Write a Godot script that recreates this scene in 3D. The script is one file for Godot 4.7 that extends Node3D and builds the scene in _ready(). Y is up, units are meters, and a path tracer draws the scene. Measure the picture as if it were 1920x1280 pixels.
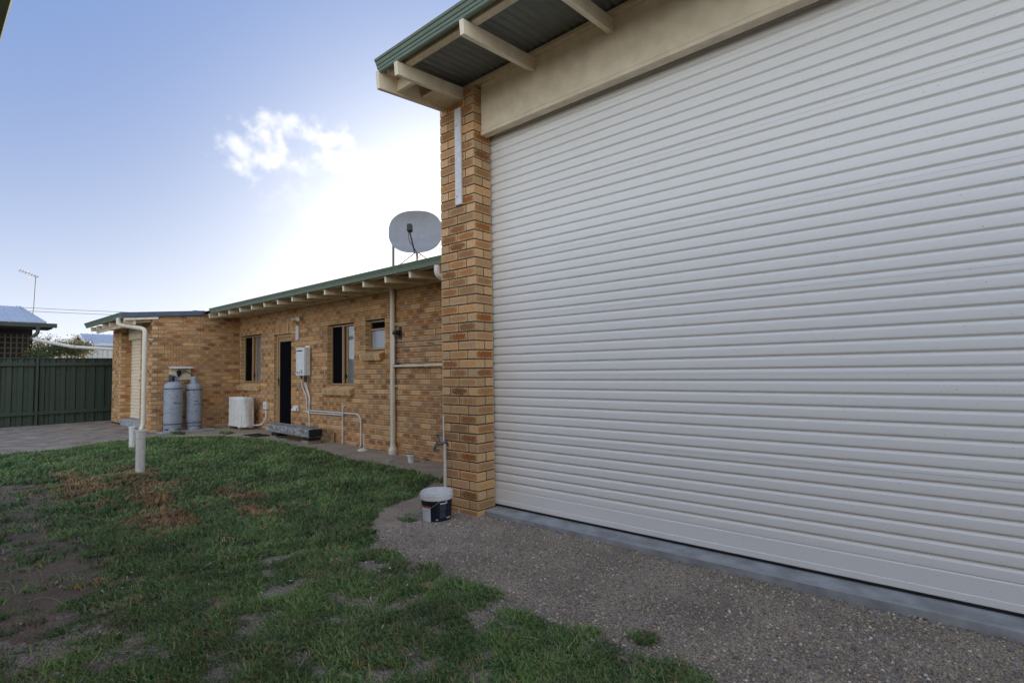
extends Node3D

var taken := {}
var mats := {}
var rng := RandomNumberGenerator.new()
var brick_cache := {}
var grain_noise := FastNoiseLite.new()
var patch_noise := FastNoiseLite.new()
const COURSE := 0.086
const SUN := Vector3(-0.70, 0.17, -0.69)
const GX := [-400.0, -30.0, -16.0, -14.0, -10.0, -7.5, -5.0, -3.0, -1.0, 0.0, 4.0, 400.0]
const GY := [0.0, 0.06, 0.1, 0.09, 0.045, 0.0, -0.04, -0.11, -0.07, -0.055, -0.07, -0.07]
const LAWN := [Vector2(-9.2, 4.2), Vector2(-8.6, 2.4), Vector2(-8.37, 2.0), Vector2(-8.45, 1.51), Vector2(-8.87, 0.9), Vector2(-8.91, 0.21), Vector2(-8.08, -0.67), Vector2(-6.95, -1.16), Vector2(-5.57, -1.16), Vector2(-4.49, -1.15), Vector2(-3.71, -1.05), Vector2(-3.41, -1.23), Vector2(-2.56, -1.16), Vector2(-2.04, -1.11), Vector2(-1.59, -0.86), Vector2(-1.44, -0.53), Vector2(-1.17, -0.16), Vector2(-1.06, 0.26), Vector2(-0.89, 0.5), Vector2(-0.55, 0.78), Vector2(-0.37, 0.84), Vector2(-0.07, 1.11), Vector2(0.13, 1.03), Vector2(0.42, 1.13), Vector2(0.63, 1.06), Vector2(0.84, 1.08), Vector2(1.06, 1.06), Vector2(1.23, 1.08), Vector2(1.37, 1.14), Vector2(1.36, 1.24), Vector2(1.26, 1.39), Vector2(1.39, 1.48), Vector2(1.58, 1.36), Vector2(1.81, 1.14), Vector2(1.93, 1.11), Vector2(2.1, 1.19), Vector2(2.41, 1.08), Vector2(2.52, 1.14), Vector2(2.8, 1.7), Vector2(3.6, 4.2)]
# bare spots in the lawn: x, z, radius along x, radius along z, how bare
const BARE := [[-3.0, 0.92, 0.34, 0.17, 0.95], [-1.9, 0.99, 0.26, 0.1, 0.9], [-1.86, 1.28, 0.3, 0.09, 0.9], [-2.3, 1.79, 0.42, 0.13, 0.7], [-1.25, 2.80, 0.85, 0.36, 0.92], [-0.45, 3.0, 0.55, 0.28, 0.9], [-4.7, 2.4, 1.2, 0.45, 0.85], [-2.4, 2.72, 0.8, 0.3, 0.85], [-3.4, 2.6, 0.9, 0.3, 0.8], [0.17, 2.68, 0.22, 0.1, 0.8], [1.15, 2.17, 0.12, 0.08, 0.9], [0.6, 2.16, 0.28, 0.1, 0.6], [-1.23, 1.92, 0.22, 0.08, 0.7], [1.25, 1.62, 0.22, 0.07, 0.6], [-4.7, -0.73, 0.3, 0.1, 0.5], [-1.6, 0.34, 0.25, 0.12, 0.5], [0.05, 1.35, 0.15, 0.06, 0.6], [-6.5, 1.9, 0.9, 0.35, 0.55], [1.6, 1.75, 0.3, 0.08, 0.6], [0.75, 1.75, 0.25, 0.07, 0.55]]
const DRY := [[-2.4, 1.78, 0.6, 0.28], [-2.9, 0.9, 0.55, 0.22], [-4.3, 1.5, 0.9, 0.35], [-4.8, 1.95, 1.0, 0.3], [-3.3, 1.6, 0.5, 0.2], [-5.2, 1.35, 0.5, 0.2], [-2.0, 1.1, 0.4, 0.15]]


func _ready() -> void:
	rng.seed = 4711
	grain_noise.seed = 3
	grain_noise.frequency = 3.0
	patch_noise.seed = 8
	patch_noise.frequency = 1.3
	patch_noise.fractal_octaves = 4
	# camera
	var cam := Camera3D.new()
	cam.name = "camera"
	cam.position = Vector3(3.3954, 1.2757, 3.4264)
	cam.rotation = Vector3(0.0528, 0.7124, -0.0165)
	cam.fov = 66.03
	cam.near = 0.05
	cam.far = 900.0
	add_child(cam)
	cam.current = true
	# sky and exposure
	var env := Environment.new()
	env.background_mode = Environment.BG_SKY
	var sky := Sky.new()
	var pano := PanoramaSkyMaterial.new()
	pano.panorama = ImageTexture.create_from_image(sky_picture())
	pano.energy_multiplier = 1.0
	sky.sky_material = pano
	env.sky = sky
	env.tonemap_mode = Environment.TONE_MAPPER_LINEAR
	env.tonemap_exposure = 2.8
	env.sdfgi_enabled = true
	env.ssao_enabled = true
	env.ssil_enabled = true
	var we := WorldEnvironment.new()
	we.name = "world_environment"
	we.environment = env
	add_child(we)
	# the low sun behind the buildings
	var sun := DirectionalLight3D.new()
	sun.name = "sun"
	sun.light_energy = 0.9
	sun.light_color = Color(1.0, 0.88, 0.72)
	sun.light_angular_distance = 0.5
	sun.shadow_enabled = true
	add_child(sun)
	sun.look_at_from_position(SUN.normalized() * 50.0, Vector3.ZERO, Vector3.UP)
	make_materials()
	make_ground()
	make_garage()
	make_house()
	make_opposite_building()
	make_fence()
	make_far_things()
	make_wall_things()
	make_yard_things()
	make_grass()


# ---------------------------------------------------------------- sky
func sky_picture() -> Image:
	var w := 512
	var h := 256
	var data := PackedFloat32Array()
	data.resize(w * h * 3)
	var s := SUN.normalized()
	var flat := Vector3(s.x, 0, s.z).normalized()
	for j in h:
		var theta := PI * (float(j) + 0.5) / float(h)
		var y := cos(theta)
		var r := sin(theta)
		for i in w:
			var phi := TAU * (float(i) + 0.5) / float(w)
			var d := Vector3(r * sin(phi), y, -r * cos(phi))
			var up := maxf(y, 0.0)
			var ang := acos(clampf(d.dot(s), -1.0, 1.0))
			var t := pow(1.0 - up, 4.5)
			var col := Vector3(0.030, 0.078, 0.205).lerp(Vector3(0.35, 0.37, 0.395), t)
			# light scattered forward round the sun
			var g := exp(-ang * ang / 0.20)
			var g2 := exp(-ang * ang / 0.055) * 0.36
			col += Vector3(0.27, 0.245, 0.18) * g + Vector3(1.0, 0.93, 0.82) * g2
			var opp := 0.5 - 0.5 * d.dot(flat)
			col += Vector3(0.675, 0.69, 0.64) * pow(opp, 1.6) * (0.70 + 0.30 * t)  # extra brightness opposite the sun, added to fill the shaded walls
			var at := (j * w + i) * 3
			data[at] = col.x
			data[at + 1] = col.y
			data[at + 2] = col.z
	var im := Image.create_from_data(w, h, false, Image.FORMAT_RGBF, data.to_byte_array())
	im.resize(2560, 1280, Image.INTERPOLATE_CUBIC)
	var n := FastNoiseLite.new()
	n.seed = 21
	n.frequency = 1.0
	n.fractal_octaves = 6
	n.fractal_gain = 0.6
	# thin clouds: direction, half width, half height, strength
	var clouds := [[Vector3(-0.86, 0.358, -0.362), 0.055, 0.034, 1.0], [Vector3(-0.822, 0.403, -0.41), 0.07, 0.02, 1.0], [Vector3(-0.787, 0.392, -0.465), 0.035, 0.014, 0.8], [Vector3(-0.792, 0.363, -0.489), 0.05, 0.022, 0.9], [Vector3(-0.84, 0.345, -0.42), 0.03, 0.012, 0.6], [Vector3(-0.80, 0.29, -0.5), 0.12, 0.03, 0.25], [Vector3(0.5, 0.3, 0.8), 0.4, 0.07, 0.5], [Vector3(-0.4, 0.45, 0.8), 0.3, 0.06, 0.4], [Vector3(0.8, 0.5, -0.3), 0.3, 0.08, 0.4]]
	for cl in clouds:
		var cd: Vector3 = (cl[0] as Vector3).normalized()
		var side := cd.cross(Vector3.UP).normalized()
		var j0 := int(acos(cd.y) / PI * 1280.0)
		var i0 := int(fposmod(atan2(cd.x, -cd.z), TAU) / TAU * 2560.0)
		var wj := int(float(cl[2]) * 2.2 / PI * 1280.0) + 2
		var wi := int(float(cl[1]) * 2.2 / TAU * 2560.0 / sqrt(1.0 - cd.y * cd.y)) + 2
		for j in range(maxi(j0 - wj, 0), mini(j0 + wj, 1280)):
			for i in range(i0 - wi, i0 + wi):
				var theta := PI * (float(j) + 0.5) / 1280.0
				var phi := TAU * (float(i) + 0.5) / 2560.0
				var d := Vector3(sin(theta) * sin(phi), cos(theta), -sin(theta) * cos(phi))
				var a: float = d.dot(side) / cl[1]
				var b: float = (asin(clampf(d.y, -1.0, 1.0)) - asin(cd.y)) / cl[2]
				var m := a * a + b * b
				if m > 4.0:
					continue
				var v := n.get_noise_3dv(d * 26.0)
				var amount := smoothstep(0.0, 1.15, 0.86 - m * 0.5 + v * 1.25) * float(cl[3])
				var c := im.get_pixel(posmod(i, 2560), j)
				im.set_pixel(posmod(i, 2560), j, c.lerp(Color(0.45, 0.445, 0.44), amount * 0.62))
	return im


# ---------------------------------------------------------------- helpers: nodes
func numbered(parent: Node, called: String) -> String:
	var key := str(parent.get_instance_id()) + called
	var k: int = taken.get(key, 0)
	taken[key] = k + 1
	return called if k == 0 else "%s_%03d" % [called, k]


func put(called: String, mesh: Mesh, m: Material, parent: Node = self, at := Transform3D()) -> MeshInstance3D:
	var o := MeshInstance3D.new()
	o.name = numbered(parent, called)
	o.mesh = mesh
	o.material_override = m
	o.transform = at
	parent.add_child(o, true)
	return o


func obj(called: String, st: SurfaceTool, m: Material, parent: Node = self, at := Transform3D()) -> MeshInstance3D:
	return put(called, st.commit(), m, parent, at)


func tag(o: Node, label: String, category: String, group := "") -> void:
	o.set_meta("label", label)
	o.set_meta("category", category)
	if group != "":
		o.set_meta("group", group)


func thing(called: String, label: String, category: String, at := Vector3.ZERO, group := "") -> Node3D:
	var o := Node3D.new()
	o.name = numbered(self, called)
	o.position = at
	add_child(o, true)
	tag(o, label, category, group)
	return o


func begin() -> SurfaceTool:
	var st := SurfaceTool.new()
	st.begin(Mesh.PRIMITIVE_TRIANGLES)
	return st


# ---------------------------------------------------------------- helpers: shapes
func tri(st: SurfaceTool, p: Array, n: Array, uv: Array) -> void:
	var face: Vector3 = (p[1] - p[0]).cross(p[2] - p[0])
	var flip: bool = face.dot(n[0] + n[1] + n[2]) > 0.0
	for k in ([0, 2, 1] if flip else [0, 1, 2]):
		st.set_normal(n[k])
		st.set_uv(uv[k])
		st.add_vertex(p[k])


func quad(st: SurfaceTool, a: Vector3, b: Vector3, c: Vector3, d: Vector3, n: Vector3, ua := Vector2(0, 0), ub := Vector2(1, 0), uc := Vector2(1, 1), ud := Vector2(0, 1)) -> void:
	tri(st, [a, b, c], [n, n, n], [ua, ub, uc])
	tri(st, [a, c, d], [n, n, n], [ua, uc, ud])


func v3(axis: int, va: float, b: int, vb: float, c: int, vc: float) -> Vector3:
	var v := Vector3.ZERO
	v[axis] = va
	v[b] = vb
	v[c] = vc
	return v


# a box with chamfered edges; cell and end are the texture rectangles for the z faces and for the rest
func cbox(st: SurfaceTool, t: Transform3D, size: Vector3, ch := 0.003, cell := Rect2(0, 0, 0, 0), plain := Rect2(0, 0, 0, 0)) -> void:
	var h := size * 0.5
	ch = minf(ch, minf(h.x, minf(h.y, h.z)) * 0.8)
	var textured := cell.size.x > 0.0
	for a in 3:
		var b := (a + 1) % 3
		var c := (a + 2) % 3
		if a == 2:
			b = 0
			c = 1
		elif a == 0:
			b = 2
			c = 1
		else:
			b = 0
			c = 2
		for s in [-1.0, 1.0]:
			var q := []
			var uv := []
			for k in [[-1.0, -1.0], [1.0, -1.0], [1.0, 1.0], [-1.0, 1.0]]:
				q.append(t * v3(a, s * h[a], b, k[0] * (h[b] - ch), c, k[1] * (h[c] - ch)))
				if textured:
					var rc := cell if a == 2 else plain
					uv.append(rc.position + rc.size * Vector2(k[0] * 0.5 + 0.5, 0.5 - k[1] * 0.5))
				else:
					uv.append(Vector2(k[0] * h[b], k[1] * h[c]))
			var n := t.basis * v3(a, s, b, 0, c, 0)
			quad(st, q[0], q[1], q[2], q[3], n.normalized(), uv[0], uv[1], uv[2], uv[3])
	if ch <= 0.0:
		return
	var pu := plain.position + plain.size * 0.5
	for a in 3:
		var b := (a + 1) % 3
		var c := (a + 2) % 3
		for sb in [-1.0, 1.0]:
			for sc in [-1.0, 1.0]:
				var n := (t.basis * v3(a, 0, b, sb, c, sc)).normalized()
				quad(st, t * v3(a, -h[a] + ch, b, sb * h[b], c, sc * (h[c] - ch)), t * v3(a, h[a] - ch, b, sb * h[b], c, sc * (h[c] - ch)), t * v3(a, h[a] - ch, b, sb * (h[b] - ch), c, sc * h[c]), t * v3(a, -h[a] + ch, b, sb * (h[b] - ch), c, sc * h[c]), n, pu, pu, pu, pu)
	for sx in [-1.0, 1.0]:
		for sy in [-1.0, 1.0]:
			for sz in [-1.0, 1.0]:
				var n := (t.basis * Vector3(sx, sy, sz)).normalized()
				tri(st, [t * Vector3(sx * h.x, sy * (h.y - ch), sz * (h.z - ch)), t * Vector3(sx * (h.x - ch), sy * h.y, sz * (h.z - ch)), t * Vector3(sx * (h.x - ch), sy * (h.y - ch), sz * h.z)], [n, n, n], [pu, pu, pu])


func box(st: SurfaceTool, x0: float, x1: float, y0: float, y1: float, z0: float, z1: float, ch := 0.003) -> void:
	cbox(st, Transform3D(Basis(), Vector3((x0 + x1) * 0.5, (y0 + y1) * 0.5, (z0 + z1) * 0.5)), Vector3(absf(x1 - x0), absf(y1 - y0), absf(z1 - z0)), ch)


func at(x: float, y: float, z: float) -> Transform3D:
	return Transform3D(Basis(), Vector3(x, y, z))


# a beam from a to b, with its height upright
func beam(st: SurfaceTool, a: Vector3, b: Vector3, wide: float, high: float, ch := 0.003) -> void:
	var f := (b - a).normalized()
	var side := Vector3.UP.cross(f).normalized()
	if side.length() < 0.5:
		side = Vector3.RIGHT
	var up := f.cross(side).normalized()
	cbox(st, Transform3D(Basis(side, up, f), (a + b) * 0.5), Vector3(wide, high, a.distance_to(b)), ch)


func rounded(pts: Array, rad: float, steps := 5) -> Array:
	var out := [pts[0]]
	for k in range(1, pts.size() - 1):
		var p: Vector3 = pts[k]
		var a: Vector3 = pts[k - 1] - p
		var b: Vector3 = pts[k + 1] - p
		var l: float = minf(rad, minf(a.length(), b.length()) * 0.48)
		var pa := p + a.normalized() * l
		var pb := p + b.normalized() * l
		for s in steps + 1:
			var u := float(s) / steps
			out.append(pa.lerp(p, u).lerp(p.lerp(pb, u), u))
	out.append(pts[-1])
	return out


func tube(st: SurfaceTool, pts: Array, r: float, sides := 10, r_end := -1.0) -> void:
	var ring := []
	var nrm := []
	var prev := Vector3.ZERO
	for k in pts.size():
		var f: Vector3
		if k == 0:
			f = pts[1] - pts[0]
		elif k == pts.size() - 1:
			f = pts[k] - pts[k - 1]
		else:
			f = (pts[k + 1] - pts[k]).normalized() + (pts[k] - pts[k - 1]).normalized()
		f = f.normalized()
		var u: Vector3
		if k == 0:
			u = f.cross(Vector3.UP if absf(f.y) < 0.9 else Vector3.RIGHT).normalized()
		else:
			u = (prev - f * prev.dot(f)).normalized()
		prev = u
		var w := f.cross(u)
		var rr := r if r_end < 0.0 else lerpf(r, r_end, float(k) / (pts.size() - 1))
		var row := []
		var rn := []
		for s in sides:
			var n := u * cos(TAU * s / sides) + w * sin(TAU * s / sides)
			row.append(pts[k] + n * rr)
			rn.append(n)
		ring.append(row)
		nrm.append(rn)
	for k in pts.size() - 1:
		for s in sides:
			var e := (s + 1) % sides
			var z := Vector2.ZERO
			tri(st, [ring[k][s], ring[k][e], ring[k + 1][e]], [nrm[k][s], nrm[k][e], nrm[k + 1][e]], [z, z, z])
			tri(st, [ring[k][s], ring[k + 1][e], ring[k + 1][s]], [nrm[k][s], nrm[k + 1][e], nrm[k + 1][s]], [z, z, z])
	for end in [0, pts.size() - 1]:
		var n: Vector3 = (pts[0] - pts[1]).normalized() if end == 0 else (pts[-1] - pts[-2]).normalized()
		for s in sides:
			tri(st, [pts[end], ring[end][s], ring[end][(s + 1) % sides]], [n, n, n], [Vector2.ZERO, Vector2.ZERO, Vector2.ZERO])


# profile of (radius, height) turned round the y axis
func lathe(st: SurfaceTool, t: Transform3D, prof: Array, seg := 24, smooth := false) -> void:
	var n2 := []
	for k in prof.size() - 1:
		var d: Vector2 = prof[k + 1] - prof[k]
		n2.append(Vector2(d.y, -d.x).normalized())
	var length := 0.0
	for k in prof.size() - 1:
		var p: Vector2 = prof[k]
		var q: Vector2 = prof[k + 1]
		var step := p.distance_to(q)
		var na: Vector2 = n2[k]
		var nb: Vector2 = n2[k]
		if smooth:
			if k > 0 and n2[k - 1].dot(n2[k]) > 0.6:
				na = (n2[k - 1] + n2[k]).normalized()
			if k < n2.size() - 1 and n2[k + 1].dot(n2[k]) > 0.6:
				nb = (n2[k + 1] + n2[k]).normalized()
		for s in seg:
			var a0 := TAU * s / seg
			var a1 := TAU * (s + 1) / seg
			var d0 := Vector3(cos(a0), 0, sin(a0))
			var d1 := Vector3(cos(a1), 0, sin(a1))
			var P := [t * (d0 * p.x + Vector3.UP * p.y), t * (d1 * p.x + Vector3.UP * p.y), t * (d1 * q.x + Vector3.UP * q.y), t * (d0 * q.x + Vector3.UP * q.y)]
			var N := [t.basis * (d0 * na.x + Vector3.UP * na.y), t.basis * (d1 * na.x + Vector3.UP * na.y), t.basis * (d1 * nb.x + Vector3.UP * nb.y), t.basis * (d0 * nb.x + Vector3.UP * nb.y)]
			var u0 := float(s) / seg
			var u1 := float(s + 1) / seg
			var U := [Vector2(u0, length), Vector2(u1, length), Vector2(u1, length + step), Vector2(u0, length + step)]
			if p.x > 1e-5:
				tri(st, [P[0], P[1], P[2]], [N[0], N[1], N[2]], [U[0], U[1], U[2]])
			if q.x > 1e-5:
				tri(st, [P[0], P[2], P[3]], [N[0], N[2], N[3]], [U[0], U[2], U[3]])
		length += step


# a section given in (z, y), drawn along x from x0 to x1, with end caps by fan
func along_x(st: SurfaceTool, sec: Array, x0: float, x1: float, closed := true, caps := true) -> void:
	var area := 0.0
	for k in sec.size():
		var p: Vector2 = sec[k]
		var q: Vector2 = sec[(k + 1) % sec.size()]
		area += p.x * q.y - q.x * p.y
	var dir := 1.0 if area > 0.0 else -1.0
	var run := 0.0
	for k in (sec.size() if closed else sec.size() - 1):
		var p: Vector2 = sec[k]
		var q: Vector2 = sec[(k + 1) % sec.size()]
		var d := (q - p).normalized()
		var n := Vector3(0, -d.x, d.y) * dir
		var e := p.distance_to(q)
		quad(st, Vector3(x0, p.y, p.x), Vector3(x1, p.y, p.x), Vector3(x1, q.y, q.x), Vector3(x0, q.y, q.x), n, Vector2(x0, run), Vector2(x1, run), Vector2(x1, run + e), Vector2(x0, run + e))
		run += e
	if closed and caps:
		var poly := PackedVector2Array()
		for p in sec:
			poly.append(p)
		var idx := Geometry2D.triangulate_polygon(poly)
		for k in idx.size() / 3:
			for x in [x0, x1]:
				var n := Vector3(-1 if x == minf(x0, x1) else 1, 0, 0)
				var P := []
				for m in 3:
					var p: Vector2 = poly[idx[k * 3 + m]]
					P.append(Vector3(x, p.y, p.x))
				tri(st, P, [n, n, n], [Vector2.ZERO, Vector2.ZERO, Vector2.ZERO])


# a corrugated sheet in the x-z plane that rises by slope towards -z
func corrugated(st: SurfaceTool, x0: float, x1: float, z0: float, z1: float, y_at_z0: float, slope: float, pitch := 0.076, amp := 0.008) -> void:
	var per := 8
	var count := int((x1 - x0) / pitch * per)
	for k in count:
		var P := []
		var N := []
		for e in [k, k + 1]:
			var x: float = x0 + (x1 - x0) * e / count
			var ph: float = TAU * (x - x0) / pitch
			var y := amp * cos(ph)
			var n := Vector3(amp * TAU / pitch * sin(ph), 1.0, slope).normalized()
			P.append(Vector3(x, y_at_z0 + y, z0))
			P.append(Vector3(x, y_at_z0 + y + slope * (z0 - z1), z1))
			N.append(n)
		var z := Vector2.ZERO
		tri(st, [P[0], P[2], P[3]], [N[0], N[1], N[1]], [z, z, z])
		tri(st, [P[0], P[3], P[1]], [N[0], N[1], N[0]], [z, z, z])


func gh(x: float) -> float:
	for k in GX.size() - 1:
		if x <= GX[k + 1]:
			return lerpf(GY[k], GY[k + 1], clampf((x - GX[k]) / (GX[k + 1] - GX[k]), 0, 1))
	return GY[-1]


# ---------------------------------------------------------------- materials
func lin(r: float, g: float, b: float) -> Color:
	return Color(r, g, b).linear_to_srgb()


func noise_tex(seed_: int, freq: float, lo: Color, hi: Color, oct := 4, size := 512) -> NoiseTexture2D:
	var n := FastNoiseLite.new()
	n.seed = seed_
	n.frequency = freq
	n.fractal_octaves = oct
	var t := NoiseTexture2D.new()
	t.width = size
	t.height = size
	t.seamless = true
	t.noise = n
	var g := Gradient.new()
	g.colors = PackedColorArray([lo, hi])
	g.offsets = PackedFloat32Array([0.2, 0.8])
	t.color_ramp = g
	return t


func mat(called: String, c: Color, rough := 0.6, tex: Texture2D = null, scale := 1.0) -> StandardMaterial3D:
	var m := StandardMaterial3D.new()
	m.resource_name = called
	m.albedo_color = c
	m.roughness = rough
	if tex:
		m.albedo_texture = tex
		m.uv1_triplanar = true
		m.uv1_world_triplanar = true
		m.uv1_scale = Vector3.ONE * scale
	mats[called] = m
	return m


func bump(m: StandardMaterial3D, tex: Texture2D, cm: float) -> void:
	m.heightmap_enabled = true
	m.heightmap_texture = tex
	m.heightmap_scale = cm


func make_materials() -> void:
	var grey := Color(0.80, 0.80, 0.80)
	var mottle := noise_tex(1, 0.012, Color(0.935, 0.93, 0.92), Color(1, 1, 1), 5)
	var blotch := noise_tex(2, 0.02, Color(0.62, 0.60, 0.57), Color(1, 1, 1), 5)
	var fine := noise_tex(5, 0.09, Color(0.7, 0.7, 0.7), Color(1, 1, 1), 3)
	var fine_bw := noise_tex(6, 0.06, Color(0, 0, 0), Color(1, 1, 1), 4)
	# cream paint on the timber, off white door
	mat("cream", lin(0.84, 0.73, 0.55), 0.5, mottle, 0.8)
	mat("cream_rough", lin(0.76, 0.64, 0.46), 0.6, mottle, 1.7)
	var specks := noise_tex(9, 0.11, Color(0.55, 0.5, 0.45), Color(1, 1, 1), 2, 1024)
	specks.color_ramp.offsets = PackedFloat32Array([0.05, 0.10])
	var door := mat("door_white", lin(0.84, 0.835, 0.815), 0.40, specks, 0.6)
	mat("green", lin(0.15, 0.205, 0.145), 0.42, mottle, 1.0)
	mat("fence_green", lin(0.030, 0.047, 0.030), 0.5, mottle, 0.9)
	mat("blue_grey", lin(0.08, 0.11, 0.16), 0.4, mottle, 1.0)
	mat("roof_under", lin(0.16, 0.17, 0.155), 0.55, mottle, 1.2)
	mat("zinc", lin(0.52, 0.56, 0.62), 0.38, mottle, 0.5).metallic = 0.35
	mat("pvc", lin(0.72, 0.71, 0.68), 0.35, mottle, 2.0)
	mat("pvc_cream", lin(0.74, 0.68, 0.55), 0.4, mottle, 2.0)
	mat("white_box", lin(0.74, 0.75, 0.77), 0.4, mottle, 2.0)
	mat("mortar", lin(0.062, 0.06, 0.056), 0.95, fine, 1.6)
	mat("bronze_frame", lin(0.38, 0.24, 0.12), 0.4)
	mat("screen", lin(0.004, 0.0045, 0.006), 0.8).metallic_specular = 0.12
	mat("black", lin(0.012, 0.012, 0.013), 0.5)
	mat("dark_inside", lin(0.03, 0.03, 0.03), 0.9)
	mat("blind", lin(0.40, 0.40, 0.40), 0.7)
	mat("steel", lin(0.5, 0.5, 0.5), 0.35).metallic = 0.9
	mat("brass", lin(0.25, 0.27, 0.3), 0.4, blotch, 6.0).metallic = 0.6
	mat("dish", lin(0.27, 0.29, 0.32), 0.45, mottle, 1.2)
	var gas := mat("gas_paint", lin(0.30, 0.33, 0.385), 0.45, noise_tex(12, 0.02, Color(0.52, 0.46, 0.42), Color(1, 1, 1), 5), 1.4)
	gas.albedo_texture.color_ramp.offsets = PackedFloat32Array([0.08, 0.34])
	mat("rust", lin(0.06, 0.035, 0.025), 0.9, fine, 3.0)
	var sleeper := mat("weathered", lin(0.42, 0.42, 0.425), 0.9, blotch, 0.8)
	sleeper.metallic_specular = 0.25
	mat("block", lin(0.46, 0.36, 0.25), 0.9, blotch, 2.5)
	mat("matt_black", lin(0.02, 0.02, 0.022), 0.9, fine, 2.0)
	var conc := mat("concrete", lin(0.38, 0.40, 0.42), 0.8, noise_tex(14, 0.008, Color(0.82, 0.81, 0.79), Color(1, 1, 1), 6, 1024), 0.5)
	bump(conc, fine_bw, 0.1)
	mat("cloth", lin(0.72, 0.70, 0.66), 0.95, mottle, 1.2)
	mat("cable", lin(0.09, 0.08, 0.07), 0.6)
	mat("leaf_dark", lin(0.045, 0.075, 0.022), 0.6)
	mat("leaf_sunlit_gold", lin(0.13, 0.075, 0.025), 0.7)  # warmth of the low sun put into the leaf colour
	for k in ["leaf_dark", "leaf_sunlit_gold"]:
		mats[k].backlight_enabled = true
		mats[k].backlight = Color(0.4, 0.4, 0.3)
		mats[k].cull_mode = BaseMaterial3D.CULL_DISABLED
	mat("bark", lin(0.12, 0.09, 0.065), 0.9, fine, 4.0)
	var glass := mat("glass", Color(0.75, 0.8, 0.82, 0.12), 0.03)
	glass.transparency = BaseMaterial3D.TRANSPARENCY_ALPHA
	glass.metallic_specular = 0.8
	mat("frosted", lin(0.33, 0.36, 0.40), 0.25)
	# bricks: one picture of 48 brick faces
	var bricks := StandardMaterial3D.new()
	bricks.albedo_texture = ImageTexture.create_from_image(brick_picture())
	bricks.roughness = 0.88
	bricks.metallic_specular = 0.3
	mats["brick"] = bricks
	# ground: vertex colours times a fine grain
	var ground := mat("ground", Color(1, 1, 1), 0.95, grain_tex(31, 0.22, PackedColorArray([Color(0.62, 0.60, 0.58), Color(0.9, 0.88, 0.85), Color(0.78, 0.75, 0.72), Color(1, 0.97, 0.92), Color(0.7, 0.7, 0.72)])), 0.9)
	ground.vertex_color_use_as_albedo = true
	bump(ground, noise_tex(16, 0.1, Color(0, 0, 0), Color(1, 1, 1), 4, 1024), 0.2)
	var gravel := mat("gravel", Color(1, 1, 1), 0.9, grain_tex(33, 0.16, PackedColorArray([lin(0.22, 0.19, 0.165), lin(0.50, 0.40, 0.28), lin(0.27, 0.26, 0.27), lin(0.62, 0.53, 0.40), lin(0.32, 0.24, 0.16), lin(0.40, 0.36, 0.31), lin(0.68, 0.61, 0.50), lin(0.17, 0.15, 0.14), lin(0.46, 0.38, 0.29)])), 1.25)
	var d := noise_tex(33, 0.16, Color(1, 1, 1), Color(0, 0, 0), 1, 1024)
	(d.noise as FastNoiseLite).noise_type = FastNoiseLite.TYPE_CELLULAR
	(d.noise as FastNoiseLite).cellular_return_type = FastNoiseLite.RETURN_DISTANCE
	bump(gravel, d, 0.6)
	gravel.vertex_color_use_as_albedo = true


func grain_tex(seed_: int, freq: float, cols: PackedColorArray) -> NoiseTexture2D:
	var t := noise_tex(seed_, freq, Color(0, 0, 0), Color(1, 1, 1), 1, 1024)
	var n := t.noise as FastNoiseLite
	n.noise_type = FastNoiseLite.TYPE_CELLULAR
	n.cellular_return_type = FastNoiseLite.RETURN_CELL_VALUE
	n.fractal_type = FastNoiseLite.FRACTAL_NONE
	var g := Gradient.new()
	var offs := PackedFloat32Array()
	for k in cols.size():
		offs.append(float(k) / cols.size())
	g.offsets = offs
	g.colors = cols
	g.interpolation_mode = Gradient.GRADIENT_INTERPOLATE_CONSTANT
	t.color_ramp = g
	return t


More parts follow.
